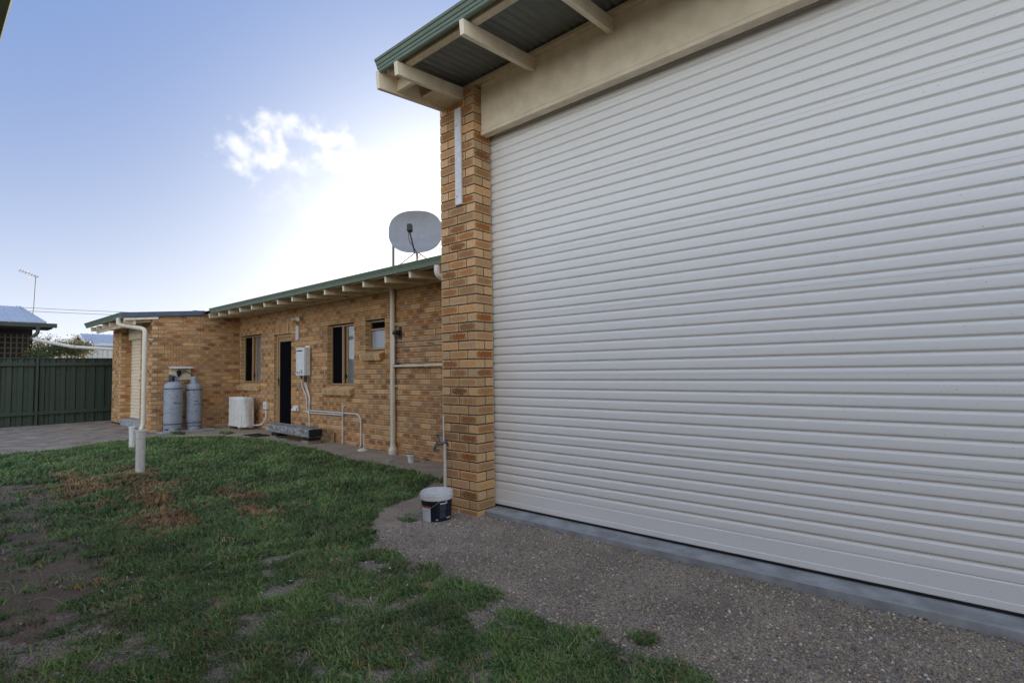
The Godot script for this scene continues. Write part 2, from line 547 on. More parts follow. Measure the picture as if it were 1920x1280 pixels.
# 4 x 12 brick faces, each 192 x 64: sandy clay with a rough, fire darkened middle and black ironspots
func brick_picture() -> Image:
	var w := 768
	var h := 768
	var data := PackedByteArray()
	data.resize(w * h * 3)
	var n := FastNoiseLite.new()
	n.seed = 77
	n.frequency = 0.045
	n.fractal_octaves = 3
	var spot := FastNoiseLite.new()
	spot.seed = 78
	spot.frequency = 0.22
	spot.fractal_octaves = 2
	var r := RandomNumberGenerator.new()
	r.seed = 99
	for cell in 48:
		var cx := (cell % 4) * 192
		var cy := (cell / 4) * 64
		var plain := cell >= 40
		var strength: float = 0.0 if plain else [0.0, 0.2, 0.35, 0.48, 0.62, 0.8, 0.42, 0.28][cell % 8] * r.randf_range(0.8, 1.1)
		var dense := r.randf_range(0.2, 0.36)
		var tone := r.randf_range(0.90, 1.06)
		var warm := r.randf_range(-0.02, 0.03)
		var base := Vector3(0.825 + warm, 0.685, 0.52 - warm) * tone
		var dark := Vector3(0.56, 0.32, 0.145).lerp(Vector3(0.38, 0.22, 0.15), r.randf()) * r.randf_range(0.8, 1.15)
		var bars := r.randf() < 0.05
		for j in 64:
			for i in 192:
				var u := float(i) / 191.0
				var v := float(j) / 63.0
				var q := n.get_noise_2d(cx + i, cy + j)
				var edge := minf(minf(u, 1.0 - u) * 3.0, minf(v, 1.0 - v))
				var m: float = (1.0 - smoothstep(0.15, 1.05, pow(absf(u * 2.0 - 1.0), 3.0) + pow(absf(v * 2.0 - 1.0), 2.6) - q * 0.9)) * strength
				if bars:
					m *= smoothstep(-0.2, 0.3, sin(u * 22.0))
				var c := base.lerp(Vector3(0.74, 0.50, 0.27), (0.0 if plain else 0.22) * smoothstep(0.02, 0.2, edge)).lerp(dark, clampf(m * (0.9 + q * 0.4), 0.0, 1.0))
				c *= 1.0 + q * 0.10
				var sp := spot.get_noise_2d(cx + i, cy + j * 1.2)
				if sp > 0.66 - dense * smoothstep(0.05, 0.3, edge) * (0.4 if plain else 1.0):
					c = c.lerp(Vector3(0.22, 0.14, 0.10), 0.6)
				var k := ((cy + j) * w + cx + i) * 3
				data[k] = int(clampf(c.x, 0, 1) * 255)
				data[k + 1] = int(clampf(c.y, 0, 1) * 255)
				data[k + 2] = int(clampf(c.z, 0, 1) * 255)
	return Image.create_from_data(w, h, false, Image.FORMAT_RGB8, data)


func cell_rect(k: int) -> Rect2:
	return Rect2((float(k % 4) * 192.0 + 3.0) / 768.0, (float(k / 4) * 64.0 + 3.0) / 768.0, 186.0 / 768.0, 58.0 / 768.0)


func brick_into(st: SurfaceTool, t: Transform3D, length: float, variant: int, depth := 0.11, high := 0.076) -> void:
	var c := cell_rect(variant)
	if length < 0.2:
		c.position.x += c.size.x * 0.5 * (1.0 - length / 0.23)
		c.size.x *= length / 0.23
	var p := cell_rect(40 + variant % 8)
	p.size.x *= 0.48
	cbox(st, t, Vector3(length, high, depth), 0.0035, c, p)


func brick_mesh(length: float, variant: int, depth := 0.11, high := 0.076) -> Mesh:
	length = snappedf(length, 0.005)
	var key := "%.3f %d %.3f %.3f" % [length, variant, depth, high]
	if not brick_cache.has(key):
		var st := begin()
		brick_into(st, Transform3D(), length, variant, depth, high)
		brick_cache[key] = st.commit()
	return brick_cache[key]


# dark faces are rarer than pale ones; darker shares the share of scorched bricks
func pick(darker := 0.5) -> int:
	var row := rng.randi_range(0, 4)
	var kind: int = [3, 4, 5, 6][rng.randi_range(0, 3)] if rng.randf() < darker else [0, 1, 2, 7][rng.randi_range(0, 3)]
	return row * 8 + kind


# ---------------------------------------------------------------- ground
func in_lawn(x: float, z: float) -> float:
	var p := Vector2(x, z)
	if Geometry2D.is_point_in_polygon(p, PackedVector2Array(LAWN)):
		return 1.0
	return 0.0


func bare(x: float, z: float) -> float:
	var b := 0.0
	var wob := patch_noise.get_noise_2d(x * 2.2, z * 2.2)
	for e in BARE:
		var dx: float = (x - e[0]) / e[2]
		var dz: float = (z - e[1]) / e[3]
		var d := sqrt(dx * dx + dz * dz) + wob * 0.9
		b = maxf(b, (1.0 - smoothstep(0.6, 1.15, d)) * e[4])
	return b


func dryness(x: float, z: float) -> float:
	var b := 0.0
	var wob := patch_noise.get_noise_2d(x * 1.7 + 40.0, z * 1.7)
	for e in DRY:
		var dx: float = (x - e[0]) / e[2]
		var dz: float = (z - e[1]) / e[3]
		b = maxf(b, 1.0 - smoothstep(0.5, 1.2, sqrt(dx * dx + dz * dz) + wob * 0.8))
	return b


func gravel_share(x: float, z: float) -> float:
	# the gravel drive before the garage
	var wob := patch_noise.get_noise_2d(x * 2.0, z * 2.0) * 0.5
	return smoothstep(-0.9, 0.2, x + wob) * smoothstep(-0.25, 0.05, z + 0.1)


func ground_y(x: float, z: float) -> float:
	var y := gh(x)
	if x > -13.0 and x < 5.0 and z > -1.85 and z < 5.0:
		y += patch_noise.get_noise_2d(x * 1.1, z * 1.1) * 0.012 + grain_noise.get_noise_2d(x, z) * 0.004
	return y


func make_ground() -> void:
	var xs := [-400.0, -150.0, -60.0, -30.0, -20.0, -16.0, -15.0]
	var zs := [-400.0, -150.0, -60.0, -30.0, -12.0, -5.0, -2.5]
	var k := 0
	while -14.2 + k * 0.07 < 5.0:
		xs.append(-14.2 + k * 0.07)
		k += 1
	xs.append_array([6.0, 8.0, 12.0, 25.0, 60.0, 150.0, 400.0])
	k = 0
	while -2.1 + k * 0.07 < 4.6:
		zs.append(-2.1 + k * 0.07)
		k += 1
	zs.append_array([5.0, 6.0, 8.0, 12.0, 25.0, 60.0, 150.0, 400.0])
	var st := begin()
	var poly := PackedVector2Array(LAWN)
	for z in zs:
		for x in xs:
			var a := patch_noise.get_noise_2d(x * 1.5, z * 1.5)
			var b := grain_noise.get_noise_2d(x * 0.7, z * 0.7)
			var sand := Vector3(0.50, 0.42, 0.325) * (1.0 + a * 0.25 + b * 0.1)
			var c := sand
			if x < -8.2:   # the side drive: fine grey brown gravel
				c = c.lerp(Vector3(0.38, 0.325, 0.275) * (1.0 + b * 0.35 + a * 0.35 + patch_noise.get_noise_2d(x * 1.9 + z * 1.1, z * 2.1 - x * 0.9) * 0.35), smoothstep(8.4, 9.4, -x))
			if z < -0.9 and x > -8.5:   # slightly greyer strip against the wall
				c = c.lerp(Vector3(0.46, 0.40, 0.32) * (1.0 + b * 0.15 + a * 0.25), 0.7)
			if Geometry2D.is_point_in_polygon(Vector2(x, z), poly):
				var soil := Vector3(0.13, 0.10, 0.07) * (1.0 + b * 0.3 + a * 0.3)
				c = soil.lerp(Vector3(0.27, 0.215, 0.155) * (1.0 + a * 0.3 + b * 0.15), bare(x, z) * 0.95)
				c = c.lerp(Vector3(0.30, 0.16, 0.07), dryness(x, z) * 0.6)
			if absf(x) > 20.0 or absf(z) > 6.0:
				c = Vector3(0.16, 0.14, 0.09)
			st.set_color(Color(c.x, c.y, c.z))
			st.set_normal(Vector3.UP)
			st.set_uv(Vector2(x, z))
			st.add_vertex(Vector3(x, ground_y(x, z), z))
	var nx := xs.size()
	for j in zs.size() - 1:
		for i in nx - 1:
			var p := j * nx + i
			for q in [p, p + 1, p + nx + 1, p, p + nx + 1, p + nx]:
				st.add_index(q)
	st.generate_normals()
	var g := obj("ground", st, mats.ground)
	g.set_meta("kind", "structure")
	# gravel sheet a little above the soil
	st = begin()
	var step := 0.05
	for j in 100:
		for i in 140:
			var x := -1.2 + i * step
			var z := -0.06 + j * step
			if gravel_share(x, z) < 0.45 or z > 4.4:
				continue
			for q in [[0, 0], [1, 0], [1, 1], [0, 0], [1, 1], [0, 1]]:
				var px: float = x + q[0] * step
				var pz: float = z + q[1] * step
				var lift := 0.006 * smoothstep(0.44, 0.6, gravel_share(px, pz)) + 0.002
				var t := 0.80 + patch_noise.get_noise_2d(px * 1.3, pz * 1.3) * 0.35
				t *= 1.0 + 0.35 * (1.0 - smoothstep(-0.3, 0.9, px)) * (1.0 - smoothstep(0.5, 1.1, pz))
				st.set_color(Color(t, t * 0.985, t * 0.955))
				st.set_normal(Vector3.UP)
				st.set_uv(Vector2(px, pz))
				st.add_vertex(Vector3(px, ground_y(px, pz) + lift, pz))
	st.index()
	st.generate_normals()
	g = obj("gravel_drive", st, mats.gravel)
	g.set_meta("kind", "structure")
	# loose stones lying on it
	st = begin()
	for s in 4:
		for e in 5:
			var corners := []
			for a in [[s, e], [s + 1, e], [s + 1, e + 1], [s, e + 1]]:
				var th: float = PI * a[0] / 4.0
				var ph: float = TAU * a[1] / 5.0
				corners.append(Vector3(sin(th) * cos(ph) * 1.2, cos(th) * 0.7, sin(th) * sin(ph)))
			for t in [[0, 1, 2], [0, 2, 3]]:
				var n: Vector3 = corners[t[0]] + corners[t[1]] + corners[t[2]]
				if (corners[t[1]] - corners[t[0]]).cross(corners[t[2]] - corners[t[0]]).length() > 1e-4:
					tri(st, [corners[t[0]], corners[t[1]], corners[t[2]]], [n.normalized(), n.normalized(), n.normalized()], [Vector2.ZERO, Vector2.ZERO, Vector2.ZERO])
	var stone_mat := mat("stone", Color(1, 1, 1), 0.85)
	stone_mat.vertex_color_use_as_albedo = true
	var list := []
	for t in 90000:
		var x := rng.randf_range(-1.2, 4.2)
		var z := rng.randf_range(-0.1, 3.0)
		var d := Vector2(x - 3.4, z - 3.43).length()
		if rng.randf() > 3.2 / (d * d * 0.35 + 1.0) + 0.25 or gravel_share(x, z) < 0.3 + rng.randf() * 0.4:
			continue
		if Geometry2D.is_point_in_polygon(Vector2(x, z), poly) and rng.randf() > 0.12:
			continue
		list.append([x, z])
	var mm := MultiMesh.new()
	mm.transform_format = MultiMesh.TRANSFORM_3D
	mm.use_colors = true
	mm.mesh = st.commit()
	mm.instance_count = list.size()
	var tones := [Vector3(0.2, 0.18, 0.16), Vector3(0.48, 0.38, 0.27), Vector3(0.26, 0.26, 0.28), Vector3(0.6, 0.52, 0.40), Vector3(0.32, 0.23, 0.15), Vector3(0.38, 0.34, 0.30), Vector3(0.15, 0.13, 0.12), Vector3(0.44, 0.36, 0.28), Vector3(0.75, 0.70, 0.62)]
	for k2 in list.size():
		var s := 0.0024 + 0.0056 * pow(rng.randf(), 3.0)
		var b := Basis.from_euler(Vector3(rng.randf_range(-0.4, 0.4), rng.randf() * TAU, rng.randf_range(-0.4, 0.4))).scaled(Vector3(s, s, s))
		mm.set_instance_transform(k2, Transform3D(b, Vector3(list[k2][0], ground_y(list[k2][0], list[k2][1]) + 0.008 + s * 0.2, list[k2][1])))
		var c: Vector3 = tones[rng.randi_range(0, 8 if rng.randf() < 0.3 else 7)]
		mm.set_instance_color(k2, Color(c.x, c.y, c.z))
	var mi := MultiMeshInstance3D.new()
	mi.name = "gravel_stones"
	mi.multimesh = mm
	mi.material_override = stone_mat
	add_child(mi)
	tag(mi, "loose small gravel stones scattered over the drive before the garage door", "gravel")
	mi.set_meta("kind", "stuff")


# ---------------------------------------------------------------- garage
func make_garage() -> void:
	var g := thing("brick_garage", "tall tan brick garage with wide white ribbed roller door", "garage")
	# pillar
	var st := begin()
	box(st, -0.462, -0.008, -0.3, 3.95, -0.222, -0.008, 0.0)
	var pillar := obj("brick_pillar", st, mats.mortar, g)
	for i in range(-2, 46):
		var y := i * COURSE + 0.043
		if posmod(i, 2) == 0:
			pillar_brick(pillar, -0.415, y, -0.115, PI * 0.5, 0.23, 0.25)
			pillar_brick(pillar, -0.235, y, -0.055, 0.0, 0.23, 0.5)
			pillar_brick(pillar, -0.235, y, -0.175, 0.0, 0.23, 0.3)
			pillar_brick(pillar, -0.055, y, -0.115, PI * 0.5, 0.23, 0.5)
		else:
			for x in [-0.355, -0.115]:
				pillar_brick(pillar, x, y, -0.055, 0.0, 0.23, 0.55)
				pillar_brick(pillar, x, y, -0.175, 0.0, 0.23, 0.35)
	# side and rear walls (never seen from the front)
	st = begin()
	box(st, -0.46, -0.36, -0.3, 4.0, -9.0, -0.235, 0.0)
	box(st, -0.46, 6.4, -0.3, 5.0, -9.2, -9.002, 0.0)
	box(st, 6.3, 6.4, -0.3, 4.0, -9.0, -0.235, 0.0)
	obj("rear_wall", st, mats.mortar, g)
	st = begin()
	for i in range(-1, 46):
		for k in 37:
			brick_into(st, Transform3D(Basis(Vector3.UP, -PI * 0.5), Vector3(-0.417, i * COURSE + 0.043, -0.36 - k * 0.24 - (i % 2) * 0.12)), 0.23, pick(0.5))
	obj("side_brickwork", st, mats.brick, g).set_meta("kind", "stuff")
	# right hand pillar, outside the photograph
	st = begin()
	box(st, 5.5, 5.95, -0.3, 3.95, -0.222, -0.008, 0.0)
	for i in range(-1, 46):
		for x in ([5.615, 5.855] if i % 2 else [5.735]):
			brick_into(st, at(x, i * COURSE + 0.043, -0.055), 0.23, pick())
	obj("far_pillar", st, mats.brick, g).set_meta("kind", "stuff")
	# white cover strip screwed to the pillar
	st = begin()
	box(st, -0.232, -0.148, 2.845, 3.785, 0.002, 0.026, 0.003)
	var strip := obj("cover_strip", st, mats.white_box, g)
	st = begin()
	for y in [2.93, 3.62]:
		lathe(st, Transform3D(Basis(Vector3.RIGHT, PI * 0.5), Vector3(-0.205, y, 0.0262)), [Vector2(0.006, 0.0), Vector2(0.005, 0.0025), Vector2(0.0, 0.003)], 10)
	obj("screw", st, mats.black, strip)
	# lintel beam: boxed cream board with a flashing strip and a flat underside
	st = begin()
	box(st, 0.003, 5.495, 3.535, 4.0, -0.125, -0.10, 0.004)
	obj("lintel_board", st, mats.cream, g)
	st = begin()
	box(st, 0.003, 5.495, 3.497, 3.532, -0.13, -0.092, 0.003)
	box(st, 0.003, 5.495, 3.499, 3.53, -0.178, -0.131, 0.0)
	obj("lintel_trim", st, mats.cream, g)
	st = begin()
	box(st, 0.003, 5.495, 3.56, 4.1, -0.235, -0.131, 0.0)
	box(st, -0.02, 5.52, 3.58, 4.1, -0.36, -0.29, 0.0)
	obj("lintel_core", st, mats.dark_inside, g)
	# the roller door: a curtain of ribs, each rolled to the same section, and a bottom rail
	var door := Node3D.new()
	door.name = "roller_door"
	g.add_child(door)
	var pitch := 0.0785
	var sec := [Vector2(-0.2506, 0.0), Vector2(-0.2500, 0.006), Vector2(-0.2496, 0.024), Vector2(-0.2502, 0.046), Vector2(-0.2516, 0.0495), Vector2(-0.2545, 0.0530), Vector2(-0.2630, 0.0615), Vector2(-0.2675, 0.0645), Vector2(-0.2680, 0.0675), Vector2(-0.2650, 0.0700), Vector2(-0.2540, 0.0752), Vector2(-0.2516, 0.0769), Vector2(-0.2506, pitch)]
	st = begin()
	var norms := []
	for k in sec.size():
		var p: Vector2 = sec[k - 1] if k > 0 else sec[-2] - Vector2(0, pitch)
		var q: Vector2 = sec[k + 1] if k < sec.size() - 1 else sec[1] + Vector2(0, pitch)
		norms.append(Vector3(0, -(q.x - p.x), q.y - p.y).normalized())
	for k in sec.size() - 1:
		var p: Vector2 = sec[k]
		var q: Vector2 = sec[k + 1]
		var P := [Vector3(-0.06, p.y, p.x), Vector3(5.56, p.y, p.x), Vector3(5.56, q.y, q.x), Vector3(-0.06, q.y, q.x)]
		var z := Vector2.ZERO
		tri(st, [P[0], P[1], P[2]], [norms[k], norms[k], norms[k + 1]], [z, z, z])
		tri(st, [P[0], P[2], P[3]], [norms[k], norms[k + 1], norms[k + 1]], [z, z, z])
	# a narrow seam along the middle of the rib
	var rib := st.commit()
	var top := 0.166
	while top < 3.62:
		put("slat", rib, mats.door_white, door, at(0, top, rng.randf_range(-0.0008, 0.0008)))
		top += pitch
	st = begin()
	along_x(st, [Vector2(-0.262, 0.022), Vector2(-0.243, 0.022), Vector2(-0.241, 0.026), Vector2(-0.241, 0.060), Vector2(-0.2435, 0.064), Vector2(-0.2435, 0.155), Vector2(-0.247, 0.162), Vector2(-0.262, 0.1655)], -0.06, 5.56)
	obj("bottom_rail", st, mats.door_white, door)
	st = begin()
	box(st, -0.06, 5.56, 0.006, 0.0215, -0.256, -0.246, 0.0)
	obj("weather_seal", st, mats.black, door)
	st = begin()
	for k in 6:
		var y := 0.166 + pitch * (6 + k * 7) + 0.030
		box(st, -0.05, 5.55, y, y + 0.0012, -0.2502, -0.2488, 0.0)
	obj("sheet_seam", st, mats.zinc, door)
	st = begin()
	box(st, -0.07, 5.6, -0.2, 3.7, -0.42, -0.30, 0.0)
	obj("door_backing", st, mats.dark_inside, g)
	# concrete threshold
	st = begin()
	along_x(st, [Vector2(-0.42, 0.006), Vector2(-0.1, -0.004), Vector2(-0.085, -0.014), Vector2(-0.075, -0.2), Vector2(-0.42, -0.2)], 0.002, 5.498)
	obj("concrete_threshold", st, mats.concrete, g)
	# rafters
	var rx := [-0.148, 0.655, 1.425, 2.195, 2.965, 3.735, 4.505, 5.275, 6.045]
	for x in rx:
		st = begin()
		beam(st, Vector3(x, 3.838, 0.775), Vector3(x, 3.838 + 0.1 * 1.05, -0.275), 0.045, 0.118, 0.004)
		obj("rafter", st, mats.cream, g)
	st = begin()
	beam(st, Vector3(-0.412, 3.838, 0.775), Vector3(-0.412, 3.838 + 0.1 * 1.05, -0.275), 0.04, 0.158, 0.004)
	obj("barge_board", st, mats.cream, g)
	st = begin()
	beam(st, Vector3(-0.39, 3.855, 0.56), Vector3(-0.172, 3.855, 0.56), 0.04, 0.1, 0.003)
	beam(st, Vector3(-0.39, 3.925, -0.02), Vector3(-0.172, 3.925, -0.02), 0.04, 0.11, 0.003)
	obj("outrigger", st, mats.cream, g)
	st = begin()
	box(st, -0.39, -0.172, 3.857, 3.872, -0.1, 0.3, 0.0)
	obj("soffit_lining", st, mats.cream_rough, g)
	for b in [[0.655, 3.93], [-0.085, 4.005]]:
		st = begin()
		box(st, -0.39, 6.4, b[1] - 0.018, b[1] + 0.022, b[0] - 0.035, b[0] + 0.035, 0.003)
		obj("batten", st, mats.cream_rough, g)
	# the sheet roof and the green gutter
	st = begin()
	corrugated(st, -0.43, 6.6, 0.765, -9.4, 3.962, 0.1)
	obj("roof_sheet", st, mats.roof_under, g)
	st = begin()
	gutter(st, -0.41, 6.6, 0.736, 3.906, 0.74)
	obj("gutter", st, mats.green, g)
	st = begin()
	beam(st, Vector3(-0.445, 3.99, 0.70), Vector3(-0.445, 5.0, -9.4), 0.02, 0.10, 0.002)
	obj("barge_capping", st, mats.green, g)


# an open quad gutter whose back stands at z and whose bottom is at y
func gutter(st: SurfaceTool, x0: float, x1: float, z: float, y: float, s := 1.0) -> void:
	var sec := [Vector2(0, 0.125), Vector2(0, 0), Vector2(0.012, -0.006), Vector2(0.035, -0.006), Vector2(0.046, 0.004), Vector2(0.05, 0.032), Vector2(0.058, 0.036), Vector2(0.062, 0.066), Vector2(0.072, 0.072), Vector2(0.082, 0.105), Vector2(0.094, 0.112), Vector2(0.100, 0.136), Vector2(0.094, 0.142), Vector2(0.084, 0.138), Vector2(0.070, 0.108), Vector2(0.055, 0.08), Vector2(0.04, 0.02), Vector2(0.012, 0.008), Vector2(0.006, 0.125)]
	var moved := []
	for p in sec:
		moved.append(Vector2(z + p.x * s, y + p.y * s))
	along_x(st, moved, x0, x1)


func pillar_brick(parent: Node, x: float, y: float, z: float, turn: float, length: float, darker: float) -> void:
	put("brick", brick_mesh(length, pick(darker)), mats.brick, parent, Transform3D(Basis(Vector3.UP, turn + rng.randf_range(-0.003, 0.003)), Vector3(x + rng.randf_range(-0.001, 0.001), y + rng.randf_range(-0.001, 0.001), z + rng.randf_range(-0.001, 0.001))))


# ---------------------------------------------------------------- house
# [start, end] of the bricks of one course between a and b, openings left out
func course(a: float, b: float, phase: float, holes: Array) -> Array:
	var spans := [[a, b]]
	for h in holes:
		var next := []
		for s in spans:
			if h[1] <= s[0] or h[0] >= s[1]:
				next.append(s)
				continue
			if h[0] > s[0]:
				next.append([s[0], h[0]])
			if h[1] < s[1]:
				next.append([h[1], s[1]])
		spans = next
	var out := []
	for s in spans:
		if s[1] - s[0] < 0.16:
			out.append(s)
			continue
		var k := int(floor((s[0] - phase) / 0.24)) - 1
		var lead := -999.0
		while phase + k * 0.24 < s[1]:
			var p := maxf(phase + k * 0.24 + 0.005, s[0])
			var q := minf(phase + k * 0.24 + 0.235, s[1])
			if q - p > 0.065:
				out.append([p, q])
			elif q > p and out.size() and absf(out[-1][1] - p) < 0.02:
				out[-1][1] = q
			elif q > p and q < s[1]:
				lead = p
			if lead > -900.0 and out.size() and out[-1][0] > lead and out[-1][0] - lead < 0.1:
				out[-1][0] = lead
				lead = -999.0
			k += 1
	return out


func make_house() -> void:
	var h := thing("brick_house", "low tan brick house with green gutter and small side garage", "house")
	# holes in the front wall: x0, x1, y0, y1
	var holes := [[-9.9, -8.79, 0.905, 2.177], [-8.16, -7.36, -0.3, 2.349], [-5.925, -4.995, 0.86, 2.177], [-4.645, -4.06, 1.49, 2.177]]
	var st := begin()
	var xs := [-10.17, -0.4]
	var ys := [-0.4, 2.72]
	for o in holes:
		xs.append_array([o[0] - 0.008, o[1] + 0.008])
		ys.append_array([o[2], o[3]])
	xs.sort()
	ys.sort()
	for i in xs.size() - 1:
		for j in ys.size() - 1:
			if ys[j + 1] - ys[j] < 0.001:
				continue
			var mx: float = (xs[i] + xs[i + 1]) * 0.5
			var my: float = (ys[j] + ys[j + 1]) * 0.5
			var open := false
			for o in holes:
				if mx > o[0] and mx < o[1] and my > o[2] and my < o[3]:
					open = true
			if not open:
				box(st, xs[i], xs[i + 1], ys[j], ys[j + 1], -2.1, -1.910, 0.0)
	var wall := obj("front_wall", st, mats.mortar, h)
	var rest := begin()
	var singles := 0
	for c in range(-3, 31):
		var y := 0.027 + c * COURSE + 0.043
		var open := []
		for o in holes:
			if y > o[2] and y < o[3]:
				open.append(o)
		for s in course(-9.976, -0.48, 0.12 if posmod(c, 2) else 0.0, open):
			var mid: float = (s[0] + s[1]) * 0.5
			var t := Transform3D(Basis(), Vector3(mid, y, -1.955 + rng.randf_range(-0.0015, 0.0015)))
			if mid > -5.75 and mid < -2.66 and y > -0.13 and singles < 290 and (mid > -5.0 or mid < -4.0):
				put("brick", brick_mesh(s[1] - s[0], pick(0.52)), mats.brick, wall, t)
				singles += 1
			else:
				brick_into(rest, t, s[1] - s[0], pick(0.52))
	obj("front_brickwork", rest, mats.brick, h).set_meta("kind", "stuff")
	# a course of red damp-proof bricks near the ground
	st = begin()
	for k in 40:
		var x := -9.9 + k * 0.24
		if x > -8.3 and x < -7.3:
			continue
		cbox(st, at(x, gh(x) + 0.005, -1.957), Vector3(0.23, 0.05, 0.112), 0.003)
	obj("base_course", st, mat("red_base", lin(0.33, 0.14, 0.07), 0.9, mats.mortar.albedo_texture, 2.0), h)
	# door head of upright bricks
	var x := -8.12
	while x < -7.37:
		put("soldier_brick", brick_mesh(0.23, pick(0.3)), mats.brick, h, Transform3D(Basis(Vector3(0, 0, 1), PI * 0.5), Vector3(x + 0.0, 2.234, -1.955)))
		x += 0.0805
	# brick sills, sloping and proud of the wall
	for s in [[-9.94, -8.77, 1.055], [-5.96, -4.985, 1.02], [-4.70, -4.05, 1.64]]:
		var sill := Node3D.new()
		sill.name = numbered(h, "window_sill")
		h.add_child(sill)
		var sx: float = s[0] + 0.04
		while sx < s[1] - 0.03:
			var b := Basis(Vector3.RIGHT, 0.32) * Basis(Vector3.UP, PI * 0.5)
			put("sill_brick", brick_mesh(0.23, pick(0.15), 0.075, 0.11), mats.brick, sill, Transform3D(b, Vector3(sx, s[2] - 0.085, -1.92 + rng.randf_range(-0.002, 0.002))))
			sx += 0.087
		st = begin()
		box(st, s[0] + 0.02, s[1] - 0.085, s[2] - 0.11, s[2] - 0.05, -2.02, -1.86, 0.0)
		obj("sill_mortar", st, mats.mortar, sill)
	# windows
	window(h, -9.9, -8.79, 1.07, 2.17, 0.42, false)
	window(h, -5.92, -5.0, 1.03, 2.17, 0.46, true)
	bath_window(h)
	# door with a dark insect screen
	st = begin()
	box(st, -8.155, -8.085, 0.0, 2.115, -2.03, -1.955, 0.003)
	box(st, -7.43, -7.362, 0.0, 2.115, -2.03, -1.955, 0.003)
	box(st, -8.084, -7.431, 2.05, 2.115, -2.03, -1.955, 0.003)
	box(st, -8.155, -7.362, -0.05, 0.03, -2.05, -1.93, 0.003)
	var frame := obj("door_frame", st, mats.bronze_frame, h)
	st = begin()
	box(st, -8.08, -7.435, 0.035, 2.045, -2.012, -1.985, 0.0)
	box(st, -8.08, -8.03, 0.035, 2.045, -1.984, -1.972, 0.002)
	box(st, -7.48, -7.435, 0.035, 2.045, -1.984, -1.972, 0.002)
	box(st, -8.029, -7.481, 1.96, 2.045, -1.984, -1.972, 0.002)
	var leaf := obj("screen_door", st, mats.bronze_frame, h)
	st = begin()
	box(st, -8.028, -7.482, 0.05, 1.958, -1.984, -1.979, 0.0)
	obj("insect_screen", st, mats.screen, leaf)
	st = begin()
	box(st, -8.068, -8.042, 1.0, 1.17, -1.971, -1.955, 0.004)
	tube(st, rounded([Vector3(-8.055, 1.13, -1.955), Vector3(-8.055, 1.13, -1.92), Vector3(-7.97, 1.12, -1.92)], 0.02), 0.008, 8)
	obj("handle", st, mats.black, leaf)
	st = begin()
	box(st, -8.3, -7.2, -0.3, 2.5, -2.4, -2.11, 0.0)
	obj("door_backing", st, mats.dark_inside, h)
	# other outer walls and floor, to close the house
	st = begin()
	box(st, -13.2, -0.4, -0.4, 3.6, -9.0, -8.9, 0.0)
	box(st, -13.2, -0.47, -0.4, 0.0, -8.8, -2.2, 0.0)
	obj("rear_wall", st, mats.mortar, h)
	# rafters and gutter of the long eave
	for k in 17:
		var rx := -9.76 + k * 0.566
		st = begin()
		beam(st, Vector3(rx, 2.618, -1.13), Vector3(rx, 2.618 + 0.1 * 0.95, -2.08), 0.045, 0.106, 0.004)
		obj("rafter", st, mats.cream, h)
	st = begin()
	box(st, -10.15, -0.5, 2.635, 2.785, -1.93, -1.888, 0.003)
	obj("wall_plate", st, mats.cream_rough, h)
	for z in [-1.26, -1.78]:
		st = begin()
		box(st, -9.95, -0.5, 2.672 + 0.1 * (-1.13 - z), 2.71 + 0.1 * (-1.13 - z), z - 0.035, z + 0.035, 0.003)
		obj("batten", st, mats.cream_rough, h)
	st = begin()
	corrugated(st, -9.93, -0.46, -1.07, -9.2, 2.718, 0.1)
	obj("roof_sheet", st, mats.roof_under, h)
	st = begin()
	gutter(st, -9.56, -0.5, -1.125, 2.662, 0.72)
	obj("gutter", st, mats.green, h)
	make_wing(h)


func window(h: Node, x0: float, x1: float, y0: float, y1: float, share: float, striped: bool) -> void:
	var w := Node3D.new()
	w.name = numbered(h, "window")
	h.add_child(w)
	var f := 0.03
	var xm := x0 + (x1 - x0) * share
	var st := begin()
	box(st, x0, x0 + f, y0, y1, -2.06, -1.985, 0.002)
	box(st, x1 - f, x1, y0, y1, -2.06, -1.985, 0.002)
	box(st, x0 + f + 0.001, x1 - f - 0.001, y1 - f, y1, -2.06, -1.985, 0.002)
	box(st, x0 + f + 0.001, x1 - f - 0.001, y0, y0 + f, -2.06, -1.985, 0.002)
	obj("window_frame", st, mats.bronze_frame, w)
	st = begin()
	box(st, xm - 0.025, xm + 0.02, y0 + f + 0.001, y1 - f - 0.001, -2.02, -1.98, 0.002)
	box(st, xm + 0.045, xm + 0.085, y0 + f + 0.001, y1 - f - 0.001, -2.055, -2.025, 0.002)
	obj("sash", st, mats.bronze_frame, w)
	st = begin()
	box(st, x0 + f + 0.001, xm - 0.026, y0 + f + 0.001, y1 - f - 0.001, -2.012, -2.008, 0.0)
	obj("insect_screen", st, mats.screen, w)
	st = begin()
	box(st, xm + 0.0865, x1 - f - 0.001, y0 + f + 0.001, y1 - f - 0.001, -2.043, -2.038, 0.0)
	obj("pane", st, mats.glass, w)
	# slats of the blind inside
	st = begin()
	var y := y0
	while y < y1:
		cbox(st, Transform3D(Basis(Vector3.RIGHT, 0.9), Vector3((xm + x1) * 0.5, y, -2.13)), Vector3(x1 - xm + 0.1, 0.002, 0.028), 0.0)
		y += 0.022
	obj("blind", st, mats.blind, w)
	st = begin()
	box(st, xm + 0.03, xm + 0.075, y0 + 0.13, y0 + 0.20, -2.024, -1.995, 0.004)
	obj("window_latch", st, mats.black, w)
	st = begin()
	box(st, x0 - 0.1, x1 + 0.1, y0 - 0.2, y1 + 0.2, -2.35, -2.3, 0.0)
	obj("room_back", st, mats.dark_inside, w)


